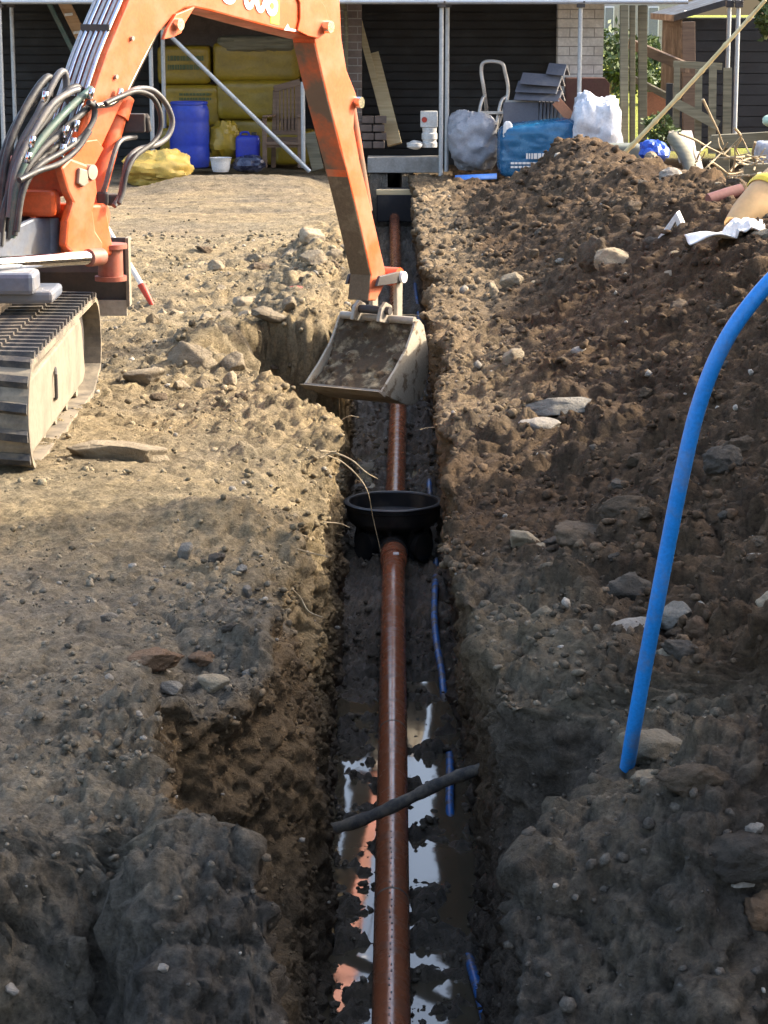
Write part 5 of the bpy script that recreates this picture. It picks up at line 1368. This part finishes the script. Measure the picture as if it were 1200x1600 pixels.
for k, pts in enumerate((((1098, 155), (1110, 180), (1122, 205), (1130, 226)), ((1060, 208), (1085, 218), (1110, 232), (1150, 250), (1180, 262)), ((1180, 222), (1176, 240), (1180, 258), (1174, 272)), ((1098, 300), (1108, 285), (1112, 270), (1106, 258)), ((1140, 268), (1150, 258), (1164, 250), (1176, 246)), ((1110, 252), (1125, 262), (1140, 272), (1162, 268)), ((1148, 200), (1158, 215), (1150, 232), (1160, 250)))):
    sq = spline([atY(x, y, 21.4 - .2 * k + .1 * j) for j, (x, y) in enumerate(pts)], 5)
    o = MB().tube(sq, [.013 - .007 * i / len(sq) for i in range(len(sq))], 7).build('twig', M['root_wood'], smooth=True); tag(o, twl[k], 'twig', 'bare twigs behind the heap')
rgt = random.Random(8)
brush = MB()
for k in range(46):                                                 # tangle of cut branches behind the heap
    x, y = rgt.uniform(1085, 1200), rgt.uniform(240, 292); Yk = rgt.uniform(18.6, 21.5); l_ = rgt.uniform(14, 46); an = rgt.uniform(-.6, 3.6)
    q0 = atY(x, y, Yk); q1 = atY(x + l_ * .5 * math.cos(an) + rgt.uniform(-5, 5), y - l_ * .5 * math.sin(an), Yk + rgt.uniform(-.2, .2)); q2 = atY(x + l_ * math.cos(an), y - l_ * math.sin(an) * .9, Yk + rgt.uniform(-.3, .3))
    sq = spline([q0, q1, q2], 4); brush.tube(sq, [.009 - .005 * i / len(sq) for i in range(len(sq))], 5)
tag(brush.build('brushwood', M['root_wood'], smooth=True), 'tangle of thin pale cut branches behind the heap', 'brushwood', kind='stuff')
c, d = boxpx(1195, 180, 1225, 200, 22.3, .3); tag(blob(c, d, 81, .1, 4).build('pale_green_bag', M['pale_green'], smooth=True), 'pale green plastic bag at the right edge by the shed', 'bag')
c, d = boxpx(1184, 222, 1230, 262, 21, .3); tag(blob(c, d, 82, .1, 4, 5).build('grey_tub', M['bubble'], smooth=True), 'pale grey tub behind the rails at the right edge', 'tub')
p = at_heap(1135, 320); s_ = p.y / 3700
a, b = p + Vector((-26 * s_, .05, .01)), p + Vector((28 * s_, .12, .06))
tag(MB().tube([a, a.lerp(b, .5), b], [.036, .038, .036], 18).build('maroon_pipe', M['maroon'], smooth=True), 'dull maroon pipe piece lying on the heap crest', 'pipe piece')
p = at_heap(1172, 348); s_ = p.y / 3700
a, b = p + Vector((-26 * s_, .0, -.02)), p + Vector((60 * s_, .22, .15))
tp = root('tan_tube', p, 'wide tan plastic tube with yellow collar at the right edge of the heap', 'tube')
MB().tube([a, a.lerp(b, .25), a.lerp(b, .7), b], [.055, .085, .115, .12], 28, caps=False).build('tube', M['tan_sheet'], tp, smooth=True)
MB().tube([a.lerp(b, .66), a.lerp(b, .70), a.lerp(b, .78), a.lerp(b, .82)], [.118, .128, .128, .12], 28, caps=False).build('collar', M['yellow_tape'], tp, smooth=True)
p = at_heap(1133, 372); s_ = p.y / 3700
mb = MB(); nu, nv = 40, 12
for j in range(nv):
    for i in range(nu):
        t, q = i / (nu - 1), j / (nv - 1) - .5
        x = p.x + (t - .5) * 118 * s_; y = p.y + q * .22
        mb.v.append((x, y, max(ground_z(x, y), p.z - .03) + .018 + .022 * math.sin(t * 9 + q * 3) * (1 - abs(q)) + .03 * math.sin(t * 3.1)))
mb.f = [(j * nu + i, j * nu + i + 1, (j + 1) * nu + i + 1, (j + 1) * nu + i) for j in range(nv - 1) for i in range(nu - 1)]
o = mb.build('white_sheet', M['white_plastic'], smooth=True); o.modifiers.new('thick', 'SOLIDIFY').thickness = .006
tag(o, 'long torn white plastic sheet lying on the heap', 'plastic sheet')
p = at_heap(1050, 371); s_ = p.y / 3700
mb = MB(); mb.prism([(-.085, 0), (.02, .15), (.09, .005), (.06, -.02), (.015, .10), (-.05, -.02)], lambda x, z: (p.x + x, p.y, p.z + z), lambda x, z: (p.x + x + .03, p.y + .12, p.z + z)); tag(mb.build('folded_plastic', M['white_plastic'], bevel=.003), 'folded white plastic angle poking out of the heap', 'plastic piece')
p = at_heap(1048, 285); tag(blob((p.x, p.y, p.z - .02), (.16, .14, .12), 86, .25, 5).build('plaster_lump', M['stone_pale'], smooth=True), 'whitish plaster lump on the crest of the heap', 'plaster lump')
# red and white marker pole beside the machine
b = on_ground(239, 474); a = atY(128, 292, b.y + .1)
mp_ = root('marker_pole', b, 'white marker pole with red tip standing slanted beyond the dozer blade', 'pole')
MB().cyl(b.lerp(a, .16), a, .0155, n=12).build('shaft', M['white_paint'], mp_, smooth=True)
MB().cyl(b + Vector((0, 0, -.02)), b.lerp(a, .17), .012, .024, n=12).build('tip', M['red_paint'], mp_, smooth=True)
p = on_ground(462, 446); tag(blob((p.x, p.y, p.z - .005), (.085, .05, .03), 91, .2, 5).build('red_scrap', M['red_paint'], smooth=True), 'small red plastic scrap among stones on the left bank', 'plastic scrap')

# ---------------------------------------------------------------- stones and clods
def rock_mesh(name, seed, mat):
    """two kinds of body: chipped angular stones and knobbly earth clods"""
    import bmesh
    clod = mat in ('stone_brown', 'stone_dark', 'stone_rust')
    bm = bmesh.new(); bmesh.ops.create_icosphere(bm, subdivisions=4, radius=1.0)
    V = np.array([v.co[:] for v in bm.verts])
    rg = np.random.default_rng(seed * 3 + clod)
    V *= (1 + .25 * fbm(V[:, 0] + seed, V[:, 1], V[:, 2], 1.1, 2, .5, seed))[:, None]
    for _ in range(8 if clod else 13):                              # knock flats off the ball
        n = rg.normal(size=3); n /= np.linalg.norm(n); h = rg.uniform(.5, .85)
        d_ = V @ n - h; V -= np.outer(np.maximum(d_, 0) * (.8 if clod else .96), n)
    r1 = fbm(V[:, 0] + seed, V[:, 1], V[:, 2], 2.6, 3, .55, seed)
    r2 = .5 - np.abs(fbm(V[:, 0], V[:, 1] + seed, V[:, 2], 4.5, 3, .6, seed + 3)) * 2
    r3 = fbm(V[:, 0], V[:, 1], V[:, 2] + seed, 11, 2, .6, seed + 5)
    V *= (1 + (.24 if clod else .10) * r1 + (.16 if clod else .06) * r2 + (.07 if clod else .035) * r3)[:, None]
    for v, q in zip(bm.verts, V): v.co = q
    for f in bm.faces: f.smooth = True
    me = bpy.data.meshes.new(name); bm.to_mesh(me); bm.free(); me.materials.append(M[mat]); return me
RM = {}
def rock(px, py, wpx, hpx, mat, label, name='stone', cat='stone', flat=1.0, seed=None, group=None, sink=.3, at=None, rot=None):
    p = at if at is not None else on_ground(px, py + hpx * .35)
    s_ = (p - cam.location).length / 3700
    sd = seed if seed is not None else (px * 7 + py) % 14
    key = (sd, mat)
    if key not in RM:
        RM[key] = rock_mesh('stone', sd, mat)
    o = bpy.data.objects.new(name, RM[key]); COL.objects.link(o)
    sx, sz = wpx * s_ / 2 * 1.12, hpx * s_ / 2 * 1.12
    o.scale = (sx, (sx + sz) / 2 * flat, sz); o.rotation_euler = rot or (random.uniform(-.15, .15), random.uniform(-.12, .12), random.uniform(-.3, .3))
    o.location = p + Vector((0, 0, sz * (1 - sink) - .38 * sz))
    return tag(o, label, cat, group)
rock(1022, 1172, 100, 56, 'stone_tan', 'rounded brown stone pressed against the foot of the blue pipe', sink=.1, seed=1)
rock(1075, 1212, 90, 50, 'stone_brown', 'brown clod just right of the stone at the blue pipe', 'soil_clod', 'clod', seed=2)
rock(1010, 1222, 46, 30, 'stone_tan', 'crumbly tan lump below the stone at the blue pipe', 'soil_clod', 'clod', seed=3)
rock(845, 662, 66, 34, 'stone_pale', 'pale pinkish squared stone on the right bank opposite the bucket', flat=1.2, seed=4)
rock(880, 630, 120, 24, 'stone_grey', 'long flat grey stone behind the pale squared stone', seed=5)
rock(962, 400, 62, 50, 'stone_tan', 'big sunlit tan lump half way up the heap', 'soil_clod', 'clod', seed=6)
rock(928, 398, 46, 60, 'stone_brown', 'dark brown lump left of the big tan lump on the heap', 'soil_clod', 'clod', seed=7)
rock(1048, 412, 30, 22, 'stone_tan', 'small tan stone right of the big tan lump', seed=8)
rock(800, 445, 52, 30, 'stone_tan', 'tan lump near the right trench edge beyond the bucket', 'soil_clod', 'clod', seed=9)
rock(772, 450, 16, 36, 'stone_tan', 'narrow upright tan stone at the right trench edge', seed=10)
rock(905, 545, 26, 13, 'stone_pale', 'small pale stone in the middle of the heap slope', seed=11)
rock(1122, 533, 22, 18, 'stone_grey', 'round grey stone left of the top of the blue pipe', seed=12)
rock(222, 586, 84, 30, 'stone_tan', 'long tan rock lying just beyond the track', flat=.8, seed=13, sink=.15)
rock(178, 698, 176, 52, 'stone_tan', 'long low tan slab of earth beside the near end of the track', flat=.7, seed=0)
rock(490, 376, 42, 34, 'stone_tan', 'largest tan stone of the group left of the arm', sink=.12, seed=1)
rock(456, 388, 32, 26, 'stone_tan', 'tan stone left of the largest one near the arm', sink=.12, seed=2)
rock(488, 404, 44, 26, 'stone_tan', 'flat tan stone in front of the largest one near the arm', sink=.15, seed=3)
rock(524, 400, 26, 28, 'stone_tan', 'tan stone touching the arm at the left bank', sink=.15, seed=4)
rock(338, 414, 28, 16, 'stone_tan', 'lone tan stone on the open ground left of the arm', sink=.1, seed=5)
rock(402, 412, 34, 14, 'stone_brown', 'brown clod right of the lone tan stone', 'soil_clod', 'clod', seed=6)
rock(546, 460, 30, 34, 'stone_tan', 'tan stone at the bank lip beside the lower arm', sink=.2, seed=7)
rock(378, 470, 32, 24, 'stone_tan', 'tan stone at the back of the row before the notch', sink=.1, seed=8)
rock(384, 489, 30, 24, 'stone_tan', 'tan stone in the row before the notch, nearest the camera on its left', sink=.1, seed=9)
rock(420, 492, 56, 22, 'stone_tan', 'longish tan stone in the row before the notch', sink=.12, seed=10)
rock(352, 500, 26, 18, 'stone_tan', 'small tan stone at the left end of the row before the notch', sink=.1, seed=11)
rock(450, 476, 26, 24, 'stone_tan', 'tan stone at the right end of the row before the notch', sink=.1, seed=12)
rock(300, 550, 90, 46, 'stone_tan', 'broad sandy lump left of the notch', 'soil_clod', 'clod', seed=5)
rock(362, 556, 44, 40, 'stone_tan', 'sandy lump with dark cleft at the notch corner', 'soil_clod', 'clod', seed=12)
rock(288, 858, 26, 34, 'stone_grey', 'upright grey stone at the edge of the shade on the left', sink=.2, seed=13)
rock(386, 925, 18, 24, 'stone_grey', 'small grey stone on the left bank lip below the shade edge', seed=0)
rock(232, 1024, 84, 36, 'stone_rust', 'rusty brown lump on the near left ground', 'soil_clod', 'clod', seed=1)
rock(316, 1026, 40, 22, 'stone_rust', 'small rusty lump right of the larger rusty lump', 'soil_clod', 'clod', seed=3)
rock(336, 1062, 52, 30, 'stone_tan', 'tan lump on the crumbled shelf at the near left bank', 'soil_clod', 'clod', seed=4)
rock(270, 1070, 36, 24, 'stone_grey', 'grey stone on the crumbled shelf at the near left bank', seed=6)
rock(292, 1486, 62, 46, 'stone_rust', 'yellow-brown flint in the near left earth face', sink=.55, seed=8)
rock(254, 1470, 26, 16, 'stone_pale', 'bluish white pebble beside the yellow-brown flint', seed=9)
rock(18, 1525, 22, 18, 'stone_pale', 'whitish pebble near the bottom left corner', seed=10)
rock(988, 975, 90, 34, 'stone_pale', 'pale crusty stone behind the blue pipe, left part', flat=.8, seed=11)
rock(1050, 975, 62, 42, 'stone_grey', 'grey crusty stone just right of the blue pipe', flat=.8, seed=12)
rock(1092, 985, 44, 38, 'stone_rust', 'rusty stone right of the grey crusty stone', seed=13)
rock(1064, 1012, 54, 34, 'stone_dark', 'dark grey stone below the grey crusty stone', seed=0)
rock(1152, 1328, 118, 72, 'stone_dark', 'large dark clod on the near right mound', 'soil_clod', 'clod', seed=2)
rock(1190, 1270, 56, 60, 'stone_rust', 'reddish brown lump at the right edge', 'soil_clod', 'clod', seed=5)
rock(1160, 1388, 42, 16, 'stone_pale', 'flat pale stone below the large dark clod', seed=7)
rock(1175, 1365, 34, 22, 'stone_pale', 'pale pinkish stone right below the large dark clod', seed=4)
rock(880, 830, 60, 22, 'stone_dark', 'dark flat stone on the right bank beside the chamber', seed=3)
rock(846, 896, 16, 9, 'stone_pale', 'tiny white stone on the grey right bank', seed=6)
rock(980, 785, 70, 40, 'stone_brown', 'large brown clod left of the blue pipe, level with the chamber', 'soil_clod', 'clod', seed=8)
rock(910, 830, 110, 44, 'stone_brown', 'long brown clod on the right bank left of the blue pipe', 'soil_clod', 'clod', seed=9)
rock(985, 912, 90, 60, 'stone_dark', 'broad dark clod left of the blue pipe above the crusty stone', 'soil_clod', 'clod', seed=10)
rock(1130, 720, 60, 44, 'stone_dark', 'dark clod right of the blue pipe below its bend', 'soil_clod', 'clod', seed=11)
# many look-alike clods over the heap and along the left edge
rgc = np.random.default_rng(11)
def scatter_clods(n, fx, fy, mats, r0, r1, label, group, seed, zone):
    rg = np.random.default_rng(seed)
    for k in range(n):
        y = fy(rg); x = fx(rg, y); r = (r0 + (r1 - r0) * rg.random() ** 2.2) * (0.75 + .035 * y)
        z = ground_z(x, y); mt = mats[rg.integers(len(mats))]; sd = int(rg.integers(14)); key = (sd, mt)
        if key not in RM: RM[key] = rock_mesh('stone', sd, mt)
        o = bpy.data.objects.new('soil_clod', RM[key]); COL.objects.link(o)
        o.scale = (r * rg.uniform(.9, 1.5), r * rg.uniform(.8, 1.2), r * rg.uniform(.6, .95)); o.rotation_euler = rg.uniform(-1, 1, 3) * (.4, .4, 3)
        o.location = (x, y, z + r * .25)
        kind_ = {'stone_brown': 'brown', 'stone_dark': 'dark grey', 'stone_tan': 'tan', 'stone_grey': 'grey'}[mt]
        tag(o, label % (kind_, zone(x, y)), 'clod', group)
scatter_clods(150, lambda g, y: float(xR_top(y)) + .12 + g.random() ** .8 * (.175 * y), lambda g: 5.0 * math.exp(g.random() * 1.4), ['stone_brown', 'stone_brown', 'stone_brown', 'stone_dark', 'stone_tan'], .015, .062, 'crumbly %s clod on the spoil heap, %s', 'clods on the spoil heap', 3, lambda x, y: ('near the foot of the blue pipe' if y < 6.5 else 'level with the black chamber' if y < 11.5 else 'on the upper slope beyond the bucket') if x < 1.1 else 'high on the right side')
scatter_clods(75, lambda g, y: float(xL_top(y)) - .03 - g.random() ** 1.6 * 1.1, lambda g: 10.0 * math.exp(g.random() * .58), ['stone_tan', 'stone_tan', 'stone_brown'], .012, .045, 'small %s clod strewn on the sunlit left bank, %s', 'clods on the sunlit left bank', 4, lambda x, y: 'around the notch' if y < 12.8 else 'beyond the notch by the arm')
scatter_clods(35, lambda g, y: float(xL_top(y)) - .03 - g.random() ** 1.4 * .5, lambda g: 4.6 + g.random() * 3, ['stone_dark', 'stone_grey', 'stone_brown'], .008, .024, 'small %s clod strewn on the shaded left bank, %s', 'clods on the shaded left bank', 5, lambda x, y: 'at the very front' if y < 5.6 else 'just before the shade edge')
# crumbs and grit nobody could count: loose bodies of many sizes lying on, and half sunk in, the surface
m_, nt_, b__ = new_mat('crumb'); a_ = nt_.nodes.new('ShaderNodeAttribute'); a_.attribute_name = 'soil'
nv_ = noise_node(nt_, 90, 5, .7); vr_ = ramp(nt_, nv_.outputs['Fac'], [(.3, (.5,) * 3), (.7, (1.5,) * 3)])
nt_.links.new(mix(nt_, a_.outputs['Color'], vr_.outputs[0], 1.0, 'MULTIPLY'), b__.inputs['Base Color']); b__.inputs['Roughness'].default_value = .95; b__.inputs['Specular IOR Level'].default_value = .15
bump(nt_, b__, nv_.outputs['Fac'], .8, .01); M['crumb'] = m_
_t = (1 + 5 ** .5) / 2
ICO_V = np.array([(-1, _t, 0), (1, _t, 0), (-1, -_t, 0), (1, -_t, 0), (0, -1, _t), (0, 1, _t), (0, -1, -_t), (0, 1, -_t), (_t, 0, -1), (_t, 0, 1), (-_t, 0, -1), (-_t, 0, 1)]) / math.sqrt(1 + _t * _t)
ICO_F = np.array([(0, 11, 5), (0, 5, 1), (0, 1, 7), (0, 7, 10), (0, 10, 11), (1, 5, 9), (5, 11, 4), (11, 10, 2), (10, 7, 6), (7, 1, 8), (3, 9, 4), (3, 4, 2), (3, 2, 6), (3, 6, 8), (3, 8, 9), (4, 9, 5), (2, 4, 11), (6, 2, 10), (8, 6, 7), (9, 8, 1)])
OCT_V = np.array([(1, 0, 0), (-1, 0, 0), (0, 1, 0), (0, -1, 0), (0, 0, 1), (0, 0, -1)], float)
OCT_F = np.array([(0, 2, 4), (2, 1, 4), (1, 3, 4), (3, 0, 4), (2, 0, 5), (1, 2, 5), (3, 1, 5), (0, 3, 5)])
N2 = normals(X2, Y2, Z2)
def strew(name, n, c0, c1, y0, y1, r0, r1, pw, seed, label, pale=.03, bias=None, thr=None):
    rg = np.random.default_rng(seed)
    y = y0 * np.exp(rg.random(n) * math.log(y1 / y0)); i = np.clip(np.searchsorted(Ys, y), 1, nr - 2)
    u = rg.random(n); u = u ** bias if bias else u
    j = (c1 - 1 - u * (c1 - 1 - c0)).astype(int) if bias and bias > 0 else (c0 + u * (c1 - 1 - c0)).astype(int)
    r = (r0 + (r1 - r0) * rg.random(n) ** pw) * (.45 + .085 * y)
    pos = np.stack([X2[i, j], Y2[i, j], Z2[i, j]], 1) + rg.normal(size=(n, 3)) * .006
    keep = fbm(pos[:, 0], pos[:, 1], pos[:, 2], 2.4, 2, .5, 99) > (thr if thr is not None else -.25) + .5 * (rg.random(n) - .5)
    nn = np.stack([N2[0][i, j], N2[1][i, j], N2[2][i, j]], 1)
    pos += nn * (r * rg.uniform(-.45, .30, n))[:, None]
    col = Cc[i, j] * rg.uniform(.42, 1.0, (n, 1))
    pm = rg.random(n) < pale; col[pm] = np.array([.29, .26, .215]) * rg.uniform(.75, 1.25, (pm.sum(), 1))
    keep &= ~((y < 5.0) & (rg.random(n) < .6))
    pos, r, col, y = pos[keep], r[keep], col[keep], y[keep]
    scr = r / y; big = scr > np.quantile(scr, .72)
    VV, FF, CV, off_ = [], [], [], 0
    for msk, bv, bf in ((big, ICO_V, ICO_F), (~big, OCT_V, OCT_F)):
        m = int(msk.sum()); k = len(bv)
        q = rg.normal(size=(m, 4)); q /= np.linalg.norm(q, axis=1)[:, None]; w_, x_, y_, z_ = q.T
        Rm = np.stack([1 - 2 * (y_ * y_ + z_ * z_), 2 * (x_ * y_ - z_ * w_), 2 * (x_ * z_ + y_ * w_), 2 * (x_ * y_ + z_ * w_), 1 - 2 * (x_ * x_ + z_ * z_), 2 * (y_ * z_ - x_ * w_), 2 * (x_ * z_ - y_ * w_), 2 * (y_ * z_ + x_ * w_), 1 - 2 * (x_ * x_ + y_ * y_)], 1).reshape(m, 3, 3)
        sh_ = bv[None] * rg.uniform(.6, 1.35, (m, 1, 3)) * rg.uniform(.72, 1.25, (m, k, 1))
        P_ = np.einsum('mij,mkj->mki', Rm, sh_) * r[msk][:, None, None]; P_[..., 2] *= .8
        P_ += pos[msk][:, None, :]
        VV.append(P_.reshape(-1, 3)); FF.append((bf[None] + (np.arange(m) * k)[:, None, None] + off_).reshape(-1, 3)); CV.append(np.repeat(col[msk], k, 0)); off_ += m * k
    V_, F_, C_ = np.concatenate(VV), np.concatenate(FF), np.concatenate(CV)
    me = bpy.data.meshes.new(name)
    me.vertices.add(len(V_)); me.vertices.foreach_set('co', V_.astype(np.float32).ravel())
    me.loops.add(F_.size); me.loops.foreach_set('vertex_index', F_.astype(np.int32).ravel())
    me.polygons.add(len(F_)); me.polygons.foreach_set('loop_start', np.arange(0, F_.size, 3, dtype=np.int32))
    me.update(calc_edges=True); me.materials.append(M['crumb'])
    at_ = me.color_attributes.new('soil', 'FLOAT_COLOR', 'POINT'); at_.data.foreach_set('color', np.concatenate([C_, np.ones((len(C_), 1))], 1).astype(np.float32).ravel())
    o = bpy.data.objects.new(name, me); COL.objects.link(o); tag(o, label, 'grit', kind='stuff')
strew('loose_crumbs', 42000, cD, nc - len(far) - 2, 4.2, 24, .0020, .021, 5.5, 31, 'loose brown crumbs and small clods all over the spoil heap', .02, None, -.35)
strew('loose_grit', 15000, cA - 95, cA + 6, 4.2, 19, .0016, .015, 5.0, 32, 'loose crumbs and grit along the left trench lip', .05, 1.5, -.30)
strew('ground_grit', 6500, len(far) + 2, cA - 60, 4.6, 23, .0013, .0075, 5.0, 33, 'fine stony grit over the open left ground', .06)
strew('wall_grit', 9000, cA, cB, 3.9, 15, .0016, .012, 5.0, 34, 'small stones and crumbs set in the left trench wall', .03)
strew('wall_crumbs', 9000, cC, cD, 3.9, 15, .0016, .012, 5.0, 35, 'small stones and crumbs set in the right trench wall', .03)
strew('floor_crumbs', 4500, cB, cC, 6.0, 17, .0025, .016, 3.0, 36, 'mud crumbs along the trench floor', .06)
# ---------------------------------------------------------------- roots hanging from the trench walls
rts = [
 ([(500, 716), (520, 708), (548, 718), (572, 738), (590, 748)], 9.0, 'long pale root sticking out of the left wall above the chamber', .0042),
 ([(512, 712), (535, 722), (560, 745), (575, 770), (583, 810), (595, 862)], 9.1, 'long thin root thread hanging in front of the chamber', .003),
 ([(508, 650), (526, 660), (545, 650), (560, 652)], 10.0, 'pale root under the bucket at the left wall', .0035),
 ([(506, 652), (524, 664), (540, 686)], 10.0, 'short root drooping under the bucket at the left wall', .003),
 ([(500, 705), (525, 706), (528, 702)], 9.0, 'short thick root stub on the left wall lip', .004),
 ([(505, 816), (530, 818), (546, 824)], 8.6, 'short straight root left of the chamber', .0026),
 ([(464, 858), (490, 865), (514, 870)], 7.6, 'short root in the shaded left wall', .0026),
 ([(456, 920), (470, 935), (482, 955), (505, 965)], 7.2, 'forked root lower in the shaded left wall', .003),
 ([(690, 668), (672, 668), (656, 671)], 9.9, 'pale root poking from the right wall below the bucket', .003),
 ([(700, 640), (682, 648), (678, 660)], 10.4, 'small root on the right wall beside the bucket', .0025),
 ([(752, 930), (730, 938), (720, 942)], 7.2, 'brown root looping out of the right wall', .003),
 ([(660, 494), (640, 492), (612, 493)], 13.6, 'thin root across the trench behind the bucket', .003),
 ([(358, 1330), (364, 1338), (358, 1348)], 4.7, 'tiny root at the near left lip', .0018),
]
for pts, Y, lab, r in rts:
    n = len(pts); sp_ = spline([atY(x, y, Y + .03 * math.sin(i * 1.7)) for i, (x, y) in enumerate(pts)], 7)
    tag(MB().tube(sp_, [r * (1 - .6 * i / len(sp_)) * (1 + .15 * math.sin(i * 1.3)) for i in range(len(sp_))], 7).build('root', M['root_wood'], smooth=True), lab, 'root', 'roots hanging from the trench walls')
